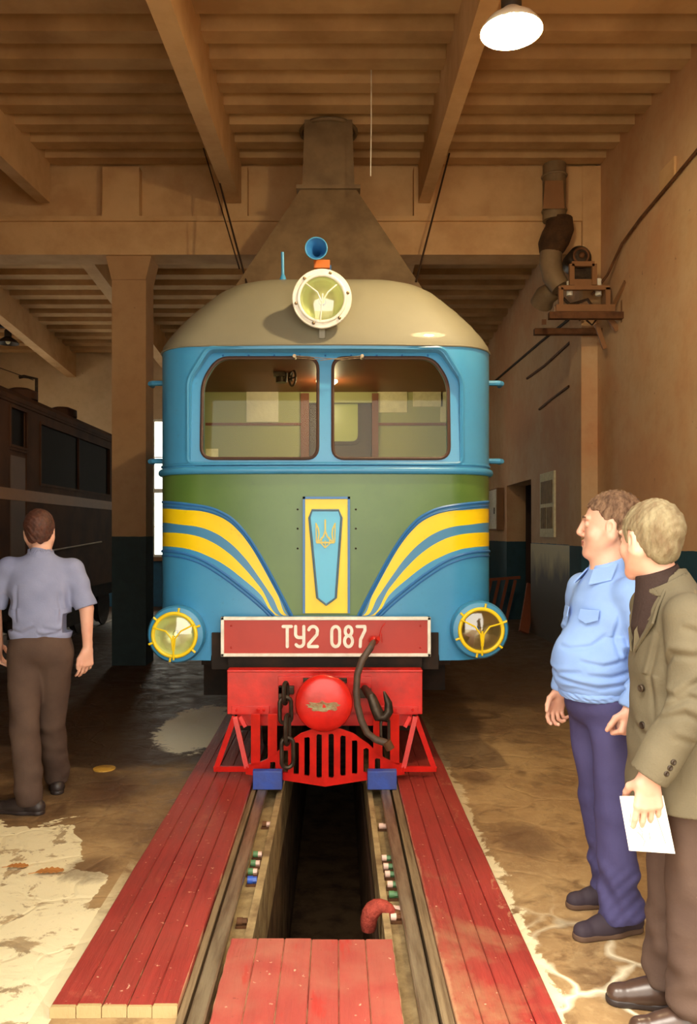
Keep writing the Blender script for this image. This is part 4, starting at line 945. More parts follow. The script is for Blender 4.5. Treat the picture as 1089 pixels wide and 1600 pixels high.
# sheet panel under the poster, darker towards the bottom
f = MB(); f.box(XR-.02, XR+.01, YM+.5, 13.15, .0, 1.46)
m, nt, b = newmat('varnished_sheet'); N = NT(nt); x, y, z = N.xyz()
n = N.noise(3, 6, .6, N.scalev((1,1,.35)))
c = N.mix(N.ramp(N.math('ADD', z, N.math('MULTIPLY', N.math('SUBTRACT', n, .5), .9)), .95, 1.32), lin(64,48,30), lin(176,156,92))
nt.links.new(c, b.inputs['Base Color']); b.inputs['Roughness'].default_value = .5
tag(f.build('wall_panel', m, smooth=False), 'sheet panel on lower right wall, yellowish top and sooty bottom', 'panel')
# wooden rack and leaning plank in the doorway
wr = thing('wooden_rack', 'reddish slatted wooden rack standing before the far doorway', 'rack', (2.95,14.6,0))
f = MB(); f.bar((2.6,14.4,.78),(3.25,14.1,.85), .05,.05); f.build('top_rail', M['planksteps'], wr, smooth=False)
for k in range(5):
    f = MB(); x_ = 2.65+k*.13; f.bar((x_,14.38-k*.06,.8), (x_-.18,14.4-k*.06,.0), .05, .03, (0,1,0)); f.build('slat', M['planksteps'], wr, smooth=False)
f = MB(); f.bar((3.32,13.6,.75),(3.05,13.0,.02), .16, .04, (0,1,0)); tag(f.build('loose_plank', M['planksteps'], smooth=False), 'single plank leaning in the doorway on the right', 'plank')
# leaves and lid on the floor
def leaf(px, py, ang, L, lb):
    Yg = CH*FOC/(py-VY); p = P(px,py,Yg); e = thing('oak_leaf', lb, 'leaf', (p.x,p.y,0), 'dry oak leaves'); random.seed(int(px))
    half = [(0,.02),(.1,.1),(.2,.2),(.27,.12),(.36,.26),(.45,.15),(.55,.30),(.65,.17),(.76,.25),(.86,.12),(.95,.13),(1,.0)]
    def pt(u, v): 
        a, b_ = (u-.5)*L, v*L; return (p.x+a*math.cos(ang)-b_*math.sin(ang), p.y+a*math.sin(ang)+b_*math.cos(ang), .004+.05*abs(v)*L*1.6+.02*math.sin(u*5)*L+.008)
    f = MB()
    for i in range(len(half)-1):
        for s in (1,-1):
            a, b_ = half[i], half[i+1]
            q4 = [pt(a[0],0),pt(b_[0],0),pt(b_[0],s*b_[1]),pt(a[0],s*a[1])]
            f.hexa(q4, [(x_,y_,z_+.0025) for x_,y_,z_ in q4])
    f.build('blade', M['leaf'], e, smooth=False)
    f = MB(); f.tube([pt(-.25,0),pt(0,0),pt(.5,0),pt(.95,0)], .002, 5); f.build('stalk', M['leaf'], e)
leaf(28,1357,.15,.10,'small dry brown oak leaf on the whitewashed floor, the left one')
leaf(78,1365,.25,.13,'larger dry brown oak leaf on the whitewashed floor, the right one')
p = P(163,1202,CH*FOC/(1202-VY)); f = MB(); f.lathe([(.075,0),(.075,.008),(.06,.012),(.001,.012)], (p.x,p.y,.001), (0,0,1), 24)
tag(f.build('round_lid', mat('yellow_brown_lid', lin(196,150,60), .5)), 'small round yellow lid lying on the dark floor at left', 'lid')
# ------------------------------------------------------------------ people (implicit surfaces polygonised to one skin)
class SDF:
    def __init__(s, lo, hi, h):
        s.lo = np.array(lo, float); s.h = h; s.n = np.ceil((np.array(hi)-s.lo)/h).astype(int)+1
        s.ax = [s.lo[i]+h*np.arange(s.n[i]) for i in range(3)]
        s.v = np.full(s.n, .2, np.float32)
    def sub(s, lo, hi):
        sl = []
        for i in range(3):
            a = max(0, int((lo[i]-s.lo[i])/s.h)-1); b = min(s.n[i], int((hi[i]-s.lo[i])/s.h)+2)
            if b <= a: return None, None
            sl.append(slice(a, b))
        X = s.ax[0][sl[0]][:,None,None]; Y = s.ax[1][sl[1]][None,:,None]; Z = s.ax[2][sl[2]][None,None,:]
        return tuple(sl), (X, Y, Z)
    def _put(s, sl, d, k, op):
        v = s.v[sl]
        if op == 'u':
            if k > 0:
                hh = np.clip(.5+.5*(v-d)/k, 0, 1); s.v[sl] = v*(1-hh)+d*hh-k*hh*(1-hh)
            else: s.v[sl] = np.minimum(v, d)
        else:
            d = -d
            hh = np.clip(.5+.5*(d-v)/max(k,1e-5), 0, 1); s.v[sl] = v*(1-hh)+d*hh+k*hh*(1-hh)
    def cone(s, a, b, ra, rb, k=.01, op='u', ax=None, fl=1.):
        a = np.array(a, float); b = np.array(b, float); R = max(ra, rb)/min(fl, 1)+k+.03
        sl, g = s.sub(np.minimum(a,b)-R, np.maximum(a,b)+R)
        if sl is None: return s
        q = [g[i]-a[i] for i in range(3)]; d = b-a
        if ax is not None:
            n = np.array(ax, float); n /= np.linalg.norm(n)
            t = (q[0]*n[0]+q[1]*n[1]+q[2]*n[2])*(fl-1); q = [q[i]+n[i]*t for i in range(3)]
            d = d+n*(d@n)*(fl-1)
        L = d@d+1e-12; t = np.clip((q[0]*d[0]+q[1]*d[1]+q[2]*d[2])/L, 0, 1)
        dist = np.sqrt((q[0]-t*d[0])**2+(q[1]-t*d[1])**2+(q[2]-t*d[2])**2)-(ra+(rb-ra)*t)
        if fl < 1: pass
        s._put(sl, dist.astype(np.float32), k, op); return s
    def ell(s, c, r, k=.01, op='u', axes=None):
        c = np.array(c, float); r = np.array(r, float); R = r.max()+k+.03
        sl, g = s.sub(c-R, c+R)
        if sl is None: return s
        q = [g[i]-c[i] for i in range(3)]
        if axes is not None: q = [q[0]*a[0]+q[1]*a[1]+q[2]*a[2] for a in axes]
        k0 = np.sqrt((q[0]/r[0])**2+(q[1]/r[1])**2+(q[2]/r[2])**2)
        k1 = np.sqrt((q[0]/r[0]**2)**2+(q[1]/r[1]**2)**2+(q[2]/r[2]**2)**2)+1e-9
        s._put(sl, (k0*(k0-1)/k1).astype(np.float32), k, op); return s
    def cutplane(s, p, n, lo=None, hi=None):       # remove the side n points to
        n = np.array(n, float)/np.linalg.norm(n); p = np.array(p, float)
        sl, g = s.sub(s.lo if lo is None else lo, (s.lo+s.h*s.n) if hi is None else hi)
        d = (g[0]-p[0])*n[0]+(g[1]-p[1])*n[1]+(g[2]-p[2])*n[2]
        s.v[sl] = np.maximum(s.v[sl], d.astype(np.float32)); return s
    def merge(s, o, k):
        hh = np.clip(.5+.5*(s.v-o.v)/k, 0, 1); s.v = s.v*(1-hh)+o.v*hh-k*hh*(1-hh); return s
    def like(s):
        o = object.__new__(SDF); o.lo, o.h, o.n, o.ax = s.lo, s.h, s.n, s.ax; o.v = np.full(s.n, .2, np.float32); return o
    def warp(s, fn):
        X, Y, Z = s.ax[0][:,None,None], s.ax[1][None,:,None], s.ax[2][None,None,:]
        s.v += fn(X, Y, Z).astype(np.float32); return s
    def maxfn(s, fn):
        X, Y, Z = s.ax[0][:,None,None], s.ax[1][None,:,None], s.ax[2][None,None,:]
        s.v = np.maximum(s.v, fn(X, Y, Z).astype(np.float32)); return s
    def mesh(s, name, m, parent, mtx):
        v = s.v; neg = v < 0; n = np.array(v.shape); cells = []; pos = []; quads = []; flips = []
        cid = lambda I: (I[0]*n[1]+I[1])*n[2]+I[2]
        for a in range(3):
            s0 = [slice(None)]*3; s1 = [slice(None)]*3; s0[a] = slice(0,-1); s1[a] = slice(1,None)
            cr = neg[tuple(s0)] != neg[tuple(s1)]
            I = np.array(np.nonzero(cr)); b, c = (a+1)%3, (a+2)%3
            ok = (I[b] > 0) & (I[c] > 0) & (I[b] < n[b]-1) & (I[c] < n[c]-1); I = I[:, ok]
            v0 = v[tuple(I)]; J = I.copy(); J[a] += 1; v1 = v[tuple(J)]
            p = I.astype(float); p[a] += v0/(v0-v1)
            q = []
            for db, dc in ((0,0),(-1,0),(-1,-1),(0,-1)):
                K = I.copy(); K[b] += db; K[c] += dc; q.append(cid(K)); pos.append(p)
            cells += q; Q = np.stack(q, 1); fl = v0 < 0; Q[~fl] = Q[~fl][:, ::-1]; quads.append(Q)
        allc = np.concatenate(cells); allp = np.concatenate(pos, 1); u, inv = np.unique(allc, return_inverse=True)
        cnt = np.bincount(inv); V = np.stack([np.bincount(inv, allp[i])/cnt for i in range(3)], 1)
        V = V*s.h+s.lo
        Q = np.searchsorted(u, np.concatenate(quads))
        me = bpy.data.meshes.new(name); nv, nf = len(V), len(Q)
        me.vertices.add(nv); me.vertices.foreach_set('co', V.ravel()); me.loops.add(nf*4); me.polygons.add(nf)
        me.loops.foreach_set('vertex_index', Q.ravel()); me.polygons.foreach_set('loop_start', np.arange(0, nf*4, 4))
        me.polygons.foreach_set('loop_total', np.full(nf, 4)); me.update(); me.validate(); me.transform(mtx); me.shade_smooth()
        o = bpy.data.objects.new(name, me); C.objects.link(o); me.materials.append(m)
        if parent: attach(o, parent)
        return o
V3 = lambda *a: np.array(a, float)
def nrm(v): v = np.array(v, float); return v/np.linalg.norm(v)

def headaxes(yaw, pitch=0, roll=0):      # yaw about z (left positive) from local +y
    R = Matrix.Rotation(yaw, 3, 'Z') @ Matrix.Rotation(pitch, 3, 'X') @ Matrix.Rotation(roll, 3, 'Y')
    r, f_, u = [np.array(R @ Vector(e)) for e in ((1,0,0),(0,1,0),(0,0,1))]; return r, f_, u
def add_head(S_, c, axs, s=1, fat=1., mouth=0):
    r, f_, u = axs; p = lambda a, b, d: np.array(c)+(r*a+f_*b+u*d)*s; E = lambda *k: V3(*k)*s
    S_.ell(p(0,-.018,.038), E(.079,.098,.090), .01, axes=axs)
    S_.ell(p(0,.022,.0), E(.070,.072,.095), .03, axes=axs)
    S_.ell(p(0,.030,-.062), E(.056*fat,.060,.052), .03, axes=axs)
    S_.cone(p(-.016,.076,-.104), p(.016,.076,-.104), .019*s, .019*s, .02)
    for q in (-1,1):
        S_.cone(p(q*.062*fat,-.005,-.035), p(q*.03,.06,-.095), .022*s, .018*s, .03)      # jaw line
        S_.ell(p(q*.042,.058,-.028), E(.028*fat,.026,.028), .02, axes=axs)               # cheek
        S_.ell(p(q*.036,.096,.012), E(.020,.018,.013), .014, 's', axes=axs)          # eye socket
        S_.ell(p(q*.034,.078,.010), E(.0165,.0145,.013), .004, axes=axs)              # eyeball with lid
        S_.ell(p(q*.034,.094,.009), E(.0125,.009,.0048), .002, 's', axes=axs)
        S_.cone(p(q*.014,.093,.034), p(q*.050,.080,.034), .0085*s, .007*s, .012)     # brow
        S_.cone(p(q*.009,.100,-.030), p(q*.013,.096,-.030), .0085*s, .0085*s, .006)     # nostril wing
        # ear
        ec = p(q*.080,-.008,.0); ea = [nrm(r*1+f_*(-.35*q*q)), nrm(f_-u*.15), u]
        S_.ell(ec, E(.009,.019,.032), .006, axes=[r,f_,u]); S_.ell(p(q*.088,-.003,.002), E(.007,.010,.018), .004, 's', axes=axs)
        S_.ell(p(q*.079,.004,-.028), E(.007,.009,.010), .006, axes=axs)
    S_.cone(p(0,.094,.026), p(0,.113,-.020), .008*s, .0115*s, .012)                 # nose
    S_.cone(p(0,.110,-.024), p(0,.100,-.033), .009*s, .008*s, .006)
    S_.cone(p(-.018,.088,-.058), p(.018,.088,-.058), .0065*s, .0065*s, .006)
    S_.cone(p(0,.096,-.057), p(0,.096,-.058), .008*s, .008*s, .008)
    S_.cone(p(-.016,.088,-.071), p(.016,.088,-.071), .0075*s, .0075*s, .008)
    S_.cone(p(0,.094,-.071), p(0,.094,-.072), .0075*s, .0075*s, .008)
    S_.cone(p(-.022,.100,-.0645), p(.022,.100,-.0645), .0022*s, .0022*s, .002, 's')
def eyes(c, axs, s, body, R, brow):
    r, f_, u = axs; p = lambda a, b, d: Vector(np.array(c)+(r*a+f_*b+u*d)*s)
    for q in (-1,1):
        e_ = mbl(MB().sphere(p(q*.034,.079,.010), .0132*s, 16), 'eye', M['eyewhite'], body, R)
        mbl(MB().sphere(p(q*.034,.0865,.009), .0062*s, 12), 'iris', M['iris'], e_, R)
        mbl(MB().tube([p(q*.016,.0985,.034), p(q*.034,.097,.040), p(q*.054,.082,.034)], [.003,.0042,.002], 6), 'eyebrow', brow, body, R)
    mbl(MB().tube([p(-.021,.0905,-.060), p(-.010,.0985,-.0585), p(0,.1010,-.0575), p(.010,.0985,-.0585), p(.021,.0905,-.060)], [.002,.0042,.0045,.0042,.002], 8), 'upper_lip', M['lips'], body, R)
    mbl(MB().tube([p(-.019,.0895,-.067), p(-.008,.0985,-.070), p(.008,.0985,-.070), p(.019,.0895,-.067)], [.002,.005,.005,.002], 8), 'lower_lip', M['lips'], body, R)
def add_hair(S_, c, axs, s, line, thick=(.012,.012,.012), bald=None, lump=.004, seed=0):
    r, f_, u = axs; p = lambda a, b, d: np.array(c)+(r*a+f_*b+u*d)*s; E = lambda a, b, d: V3(a,b,d)*s+np.array(thick)
    S_.ell(p(0,-.018,.038), E(.079,.098,.090), .01, axes=axs); S_.ell(p(0,.018,.01), E(.070,.066,.095), .02, axes=axs)
    S_.ell(p(0,-.045,-.02), V3(.060,.055,.06)*s+min(thick)*.5, .02, axes=axs)
    def fn(X, Y, Z):
        a = (X-c[0])*r[0]+(Y-c[1])*r[1]+(Z-c[2])*r[2]; b_ = (X-c[0])*f_[0]+(Y-c[1])*f_[1]+(Z-c[2])*f_[2]; d = (X-c[0])*u[0]+(Y-c[1])*u[1]+(Z-c[2])*u[2]
        a, b_, d = a/s, b_/s, d/s
        h = np.interp(b_, [x_[0] for x_ in line], [x_[1] for x_ in line])
        side = np.clip((np.abs(a)-.055)/.02, 0, 1)
        out = (h-d+.008*np.sin(a*120+b_*60+seed))*.8*s
        if bald: 
            q = np.sqrt(((a)/bald[1])**2+((b_-bald[0][1])/bald[2])**2+((d-bald[0][2])/bald[3])**2)
            out = np.maximum(out, (1-q)*min(bald[1:])*s)
        return out
    S_.warp(lambda X, Y, Z: lump*(np.sin(110*X+60*Z+seed+2*np.sin(70*Y))*np.sin(120*Y-70*Z+1.7*np.sin(60*X))+.5*np.sin(260*X+150*Y+200*Z)))
    S_.maxfn(fn)
def rot_to(d, n, a): return d*math.cos(a)+n*math.sin(a)
def add_hand(S_, w, d, n, t, curl=(.35,.5,.35), s=1., spread=.06, thumb=(.5,.6,.35)):
    w = np.array(w, float); d = nrm(d); n = np.array(n, float); n = nrm(n-d*(n@d)); t = np.array(t, float); t = nrm(t-d*(t@d)-n*(t@n))
    L = [(.040,.026,.020),(.045,.029,.021),(.041,.027,.020),(.032,.020,.018)]; R = (.0092,.0094,.009,.0080)
    for i in range(4):
        off = t*(.030-.0205*i)*s; kn = w+d*(.092-.004*abs(i-1.2))*s+off-n*.002*s
        S_.cone(w+d*.012*s+off*.55, kn, .0145*s, .0118*s, .014*s)
        c_ = curl[i] if isinstance(curl[0], (tuple,list)) else curl
        a = c_[0]+.05*i; dd = nrm(d+t*spread*(1.5-i)); p0 = kn
        for j in range(3):
            v = rot_to(dd, n, a); p1 = p0+v*L[i][j]*s
            S_.cone(p0, p1, R[i]*s*(1-.06*j), R[i]*s*(.94-.06*j), .003*s if j else .006*s); p0 = p1; a += c_[min(j+1,2)]
    b0 = w+d*.022*s+t*.022*s; v = nrm(d*thumb[0]+t*thumb[1]+n*thumb[2]); b1 = b0+v*.042*s
    v2 = nrm(d*(thumb[0]+.45)+t*(thumb[1]-.35)+n*thumb[2]); b2 = b1+v2*.032*s; v3 = nrm(d*(thumb[0]+.6)+t*(thumb[1]-.5)+n*(thumb[2]+.15)); b3 = b2+v3*.024*s
    S_.cone(b0, b1, .0165*s, .0125*s, .014*s); S_.cone(b1, b2, .012*s, .0105*s, .004*s); S_.cone(b2, b3, .0105*s, .008*s, .004*s)
    S_.cone(w-d*.03*s, w+d*.03*s, .024*s, .026*s, .012*s, ax=n, fl=1.35)
    return b3
def add_bodycore(S_, J):
    S_.cone(J['neck'], J['headbase'], J.get('nr',.058), J.get('nr',.058)*.93, .02)
    S_.ell(J['chest'], (.15,.095,.19), .03); S_.ell(J['belly'], J.get('br',(.13,.11,.15)), .05); S_.ell(J['pelvis'], (.14,.10,.11), .04)
    S_.cone(J['sl'], J['sr'], .05, .05, .04)
    for q in 'lr':
        S_.cone(J['s'+q], J['e'+q], .048, .038, .02); S_.cone(J['e'+q], J['w'+q], .041, .0255, .012)
        S_.cone(J['h'+q], J['k'+q], .075, .05, .03); S_.cone(J['k'+q], J['a'+q], .05, .034, .015)
        A_ = V3(J['a'+q][0], J['a'+q][1], .05); S_.cone(J['a'+q], A_, .034, .028, .01); S_.cone(A_-J['fd'+q]*.02, A_+J['fd'+q]*.12+V3(0,0,-.012), .026, .016, .02)
    S_.cone(J['neck'], V3(*J['neck'])-V3(0,0,.08), .07, .09, .04)
def folds(S_, amp, fr, seed, zr=None, diag=.5):
    rs = np.random.RandomState(seed); fs = [(rs.uniform(-1,1)*.5, rs.uniform(-1,1)*.5, 1+rs.uniform(-.3,.3), rs.uniform(0,6)) for _ in range(3)]
    def fn(X, Y, Z):
        o = 0
        for i, (a, b_, c_, ph) in enumerate(fs):
            k = fr*(1+.45*i); o = o+np.sin(k*(c_*Z+diag*a*X+diag*b_*Y)+ph+1.6*np.sin(11*X+7*Z+ph)+1.3*np.sin(9*Y+5*Z))/(1+i)
        m_ = 1 if zr is None else np.clip((Z-zr[0])/.06, 0, 1)*np.clip((zr[1]-Z)/.06, 0, 1)
        return amp*o*m_
    S_.warp(fn)
def crease(S_, o, ax_, ref, R, rmax, pts, amp, sig):
    # a cloth fold along (angle in degrees from ref about the axis, height along the axis)
    o = V3(*o); w = nrm(ax_); f_ = np.array(ref, float); f_ = nrm(f_-w*(f_@w)); r_ = np.cross(f_, w)
    X, Y, Z = S_.ax[0][:,None,None]-o[0], S_.ax[1][None,:,None]-o[1], S_.ax[2][None,None,:]-o[2]
    a = X*r_[0]+Y*r_[1]+Z*r_[2]; b = X*f_[0]+Y*f_[1]+Z*f_[2]; h = X*w[0]+Y*w[1]+Z*w[2]
    rad = np.sqrt(a*a+b*b); s_ = np.arctan2(a, b)*R; out = None; best = None
    P_ = [(math.radians(t)*R, z_) for t, z_ in pts]; tot = len(P_)-1
    for i in range(tot):
        (x0,z0),(x1,z1) = P_[i], P_[i+1]; L = math.hypot(x1-x0, z1-z0); tx, tz = (x1-x0)/L, (z1-z0)/L
        u_ = np.clip((s_-x0)*tx+(h-z0)*tz, 0, L); dx = s_-x0-u_*tx; dz = h-z0-u_*tz; d2 = dx*dx+dz*dz
        sd = np.sign(dz); t_ = (i+u_/L)/tot; fade = np.clip(4*t_*(1-t_), 0, 1)**.5
        g_ = (np.exp(-d2/sig**2)-.7*np.exp(-(np.sqrt(d2)*sd-1.7*sig)**2/(1.3*sig)**2))*fade
        if best is None: best, out = d2, g_
        else: m_ = d2 < best; out = np.where(m_, g_, out); best = np.minimum(best, d2)
    S_.v += (amp*out*(rad < rmax)*(rad > .02)).astype(np.float32)
def shoe(name, ank, fd, parent, mtx, m, ms, L=.275, wd=.047, high=.0, laces=False):
    fd = nrm(fd); ank = V3(*ank); heel = V3(ank[0],ank[1],0)-fd*.055; toe = heel+fd*(L-.045); sd_ = V3(fd[1],-fd[0],0)
    lo = np.minimum(heel,toe)-.09; hi = np.maximum(heel,toe)+.09; lo[2] = -.01; hi[2] = .2
    S_ = SDF(lo, hi, .003)
    S_.cone(heel+V3(0,0,.045), ank+V3(0,0,.0)-V3(0,0,.02), .038, .043, .02); S_.cone(heel+V3(0,0,.040), heel+fd*.12+V3(0,0,.038), .036, .042, .02)
    S_.cone(heel+fd*.10+V3(0,0,.038), toe+V3(0,0,.028), .044, .034, .02, ax=sd_, fl=.95); S_.cone(ank+V3(0,0,-.025), heel+fd*.16+V3(0,0,.042), .036, .034, .03)
    S_.cone(toe-fd*.01+V3(0,0,.03), toe+V3(0,0,.03), .035, .033, .01)
    if high: S_.cone(ank, ank+V3(0,0,high), .044, .046, .02)
    S_.cutplane((0,0,.018), (0,0,-1)); S_.cutplane((0,0,ank[2]+high), (0,0,1))
    if not high: S_.ell(ank+V3(0,0,.035), (.034,.034,.035), .004, 's')
    o = S_.mesh(name, m, parent, mtx)
    T_ = SDF(lo, hi, .0035)
    T_.cone(heel+V3(0,0,.012), heel+fd*.1+V3(0,0,.012), .040, .040, .03); T_.cone(heel+fd*.1+V3(0,0,.012), toe+V3(0,0,.012), .046, .040, .03)
    T_.cutplane((0,0,.024), (0,0,1)); T_.cutplane((0,0,.001), (0,0,-1)); T_.mesh('sole', ms, o, mtx)
    if laces:
        f = MB(); 
        for k in range(4):
            c_ = heel+fd*(.105+.018*k); h_ = .098-.009*k
            f.tube([c_-sd_*.028+V3(0,0,h_-.016), c_+V3(0,0,h_+.001), c_+sd_*.028+V3(0,0,h_-.016)], .003, 6)
        f.tube([heel+fd*.10+V3(0,0,.1)+sd_*.0, heel+fd*.09+sd_*.03+V3(0,0,.104), heel+fd*.11+sd_*.045+V3(0,0,.09)], .0028, 6)
        l = f.build('laces', m, o); l.data.transform(mtx)
    return o
def person(label, loc, deg):
    e = thing('person', label, 'person', loc); R = Matrix.Translation(loc) @ Matrix.Rotation(math.radians(deg), 4, 'Z'); return e, R
def mbl(f, name, m, parent, R, **k):     # builder geometry given in the person's own frame
    f.v = [tuple(R @ Vector(p)) for p in f.v]; return f.build(name, m, parent, **k)

# ---- the man in the light blue shirt (faces the locomotive, profile)
e1, R1 = person('middle-aged person in a light blue uniform shirt and navy trousers, seen in profile facing left', (1.115,3.375,0), 103)
J = dict(neck=V3(0,-.035,1.44), headbase=V3(0,-.03,1.60), chest=V3(0,-.02,1.27), belly=V3(0,.045,1.08), br=(.15,.13,.15), pelvis=V3(0,.0,.93),
  sl=V3(-.175,-.035,1.395), sr=V3(.175,-.02,1.395), el=V3(-.255,-.075,1.14), er=V3(.25,-.02,1.14), wl=V3(-.255,.025,.955), wr=V3(.27,.035,.925),
  hl=V3(-.09,0,.90), hr=V3(.09,0,.90), kl=V3(-.105,.0,.5), kr=V3(.11,-.05,.5), al=V3(-.105,-.035,.10), ar=V3(.13,-.145,.10), fdl=nrm((-.05,1,0)), fdr=nrm((.05,1,0)), nr=.064)
hax = headaxes(math.radians(-34), math.radians(1)); hc1 = V3(.0,-.045,1.662)
B = SDF((-.38,-.25,0), (.38,.32,1.86), .0035)
add_bodycore(B, J); add_head(B, hc1, hax, 1.1, 1.2); B.cone(hc1+hax[1]*.088-hax[2]*.108, hc1+hax[1]*.088-hax[2]*.104, .019, .019, .02)
B.cone(hc1+V3(0,0,-.09)+hax[1]*.015, V3(0,-.03,1.48), .055, .063, .03)      # fuller throat
add_hand(B, J['wl'], (-.02,.22,-1), (.85,.3,.1), (.25,1,.2), ((1.1,1.4,.9),(1.2,1.4,.9),(1.25,1.4,.9),(1.3,1.4,.9)), 1.04)
add_hand(B, J['wr'], (0,.32,-1), (-.7,.0,-.1), (-.5,.9,.3), ((.35,.6,.4),(.5,.7,.4),(.6,.8,.5),(.7,.8,.5)), 1.06)
bo = B.mesh('body', M['skin'], e1, R1); eyes(hc1, hax, 1.1, bo, R1, M['hair1'])
Hh = SDF(hc1-.17, hc1+.18, .003)
add_hair(Hh, hc1, hax, 1.1, [(-.12,-.07),(-.06,-.06),(-.03,-.02),(-.015,.03),(.015,.035),(.03,.045),(.055,.068),(.10,.088)], (.006,.011,.017), None, .0035, 1)
Hh.mesh('hair', M['hair1'], e1, R1)
T_ = SDF((-.36,-.28,.90), (.36,.34,1.55), .0045)
T_.ell((0,-.015,1.28), (.185,.125,.19), .04); T_.ell((0,.035,1.10), (.178,.168,.17), .06); T_.ell((0,.025,1.02), (.172,.150,.10), .04)
T_.cone(J['sl']-V3(-.02,0,.012), J['sr']-V3(.02,0,.012), .062, .062, .05); T_.cone((0,-.03,1.42), (0,-.035,1.495), .084, .070, .05)
A_ = T_.like()
for q in 'lr':
    A_.cone(J['s'+q], J['e'+q], .068, .060, .035); A_.cone(J['e'+q], V3(*J['w'+q])+V3(0,0,.02), .060, .044, .02)
    w_ = V3(*J['w'+q]); d_ = nrm(w_-J['e'+q]); A_.cutplane(w_+d_*.005, d_, w_-.12, w_+.12)
T_.merge(A_, .025)
folds(T_, .0022, 30, 5, (.95,1.42), 2.2)
for pts, am in (([(-110,1.035),(-60,1.015),(-20,1.03),(10,1.04)],.010),([(-100,1.13),(-65,1.105),(-35,1.12)],.008),([(-75,1.235),(-50,1.18),(-22,1.165),(0,1.17)],.006),([(-40,1.075),(0,1.055),(40,1.07)],.007),
                ([(-88,1.33),(-82,1.22),(-88,1.12)],.007),([(-110,1.08),(-75,1.06),(-45,1.065)],.006),([(-60,.995),(-30,1.005),(0,.995)],.005)):
    crease(T_, (0,.01,0), (0,0,1), (0,1,0), .16, .26, pts, am, .010)
for q in 'lr':
    d_ = nrm(J['e'+q]-J['s'+q]); crease(T_, J['s'+q], -d_, (0,1,0), .06, .10, [(-60,-.22),(0,-.19),(60,-.23)], .007, .009); crease(T_, J['s'+q], -d_, (0,1,0), .06, .10, [(-120,-.25),(-50,-.27),(30,-.25)], .006, .009); crease(T_, J['s'+q], -d_, (0,1,0), .06, .10, [(-130,-.10),(-60,-.14),(10,-.17)], .005, .009)
T_.cutplane((0,0,.945), (0,0,-1), (-.2,-.28,.85), (.2,.34,1.0))
sh1 = T_.mesh('shirt', M['shirt1'], e1, R1)
# gathered waistband
W_ = SDF((-.22,-.2,.92), (.22,.25,1.02), .0035)
W_.ell((0,.022,.972), (.168,.148,.06), .0); W_.warp(lambda X,Y,Z: .0025*np.sin(130*X+12*np.sin(Z*30))*np.cos(120*Y)); W_.cutplane((0,0,.945),(0,0,-1)); W_.cutplane((0,0,.99),(0,0,1))
W_.mesh('waistband', M['shirt1'], sh1, R1)
# collar: standing band and two pointed leaves
K_ = SDF((-.13,-.16,1.40), (.13,.14,1.56), .003)
K_.cone((0,-.032,1.45), (0,-.040,1.53), .082, .073, 0); K_.cone((0,-.032,1.40), (0,-.042,1.60), .080, .064, .004, 's')
K_.cutplane((0,0,1.463), (0,-.1,-1)); K_.cutplane((0,.0,1.515), (0,.35,1)); K_.ell((0,.085,1.53), (.028,.06,.07), .01, 's')
K_.mesh('collar', M['shirt1'], sh1, R1)
f = MB()
for q in (-1,1):
    a = [(q*.080,-.03,1.516),(q*.028,.050,1.488),(q*.060,.092,1.428),(q*.112,.020,1.450)]
    f.hexa(a, [(x_,y_-.004,z_-.006) for x_,y_,z_ in a])
mbl(f, 'collar_leaf', M['shirt1'], sh1, R1, smooth=False, bevel=.002)
f = MB()
for q in (-1,1):
    a = [(q*.045,.117,1.325),(q*.135,.085,1.325),(q*.137,.092,1.285),(q*.090,.118,1.268),(q*.045,.128,1.285)]
    n5 = len(a); vs = a+[(x_,y_+.004,z_) for x_,y_,z_ in a]; f.add(vs, [tuple(range(n5)), tuple(range(2*n5-1,n5-1,-1))]+[(i,n5+i,n5+(i+1)%n5,(i+1)%n5) for i in range(n5)])
mbl(f, 'pocket_flap', M['shirt1'], sh1, R1, smooth=False, bevel=.002)
T_ = SDF((-.3,-.26,.04), (.3,.26,1.02), .0045)
T_.ell((0,.01,.93), (.165,.128,.11), .03)
for q in 'lr':
    T_.cone(J['h'+q], J['k'+q], .095, .075, .03, ax=(1,0,0), fl=1.05); T_.cone(J['k'+q], V3(*J['a'+q])+V3(0,.01,.0), .075, .083, .02); T_.cone(V3(*J['a'+q])+V3(0,-.01,0), V3(*J['a'+q])+V3(0,.02,-.03), .082, .078, .02)
folds(T_, .003, 20, 9, (.3,.9), 3); folds(T_, .0055, 42, 11, (.03,.32), 2.5)
T_.cutplane((0,0,.062), (0,-.15,-1)); T_.cutplane((0,0,.985), (0,0,1))
tr = T_.mesh('trousers', M['navy'], e1, R1)
for q in 'lr': shoe('shoe', V3(*J['a'+q])+V3(0,0,-.005), J['fd'+q], e1, R1, M['slipon'], M['rubber'], .285)

# ---- the man in the grey brown jacket, cut by the right edge
e2, R2 = person('grey-haired person in a grey-brown jacket, seen from behind at right edge, holding papers', (1.12,2.69,0), 86)
L2 = lambda *a: V3(*(R2.inverted() @ P(*a)))
J = dict(neck=V3(0,.015,1.44), headbase=V3(0,.045,1.56), chest=V3(0,-.01,1.26), belly=V3(0,.0,1.08), pelvis=V3(0,-.02,.93),
  sl=V3(-.18,.0,1.375), sr=V3(.18,-.0,1.375), el=V3(-.235,.005,1.12), er=V3(.24,-.07,1.10), wl=L2(1013,1212,2.47), wr=V3(.24,-.09,.86),
  hl=V3(-.085,-.04,.90), hr=V3(.085,-.04,.90), kl=V3(-.09,-.05,.5), kr=V3(.085,-.045,.5), al=V3(-.095,-.05,.13), ar=V3(.085,-.03,.13), fdl=nrm((-.02,1,0)), fdr=nrm((.05,1,0)), nr=.055)
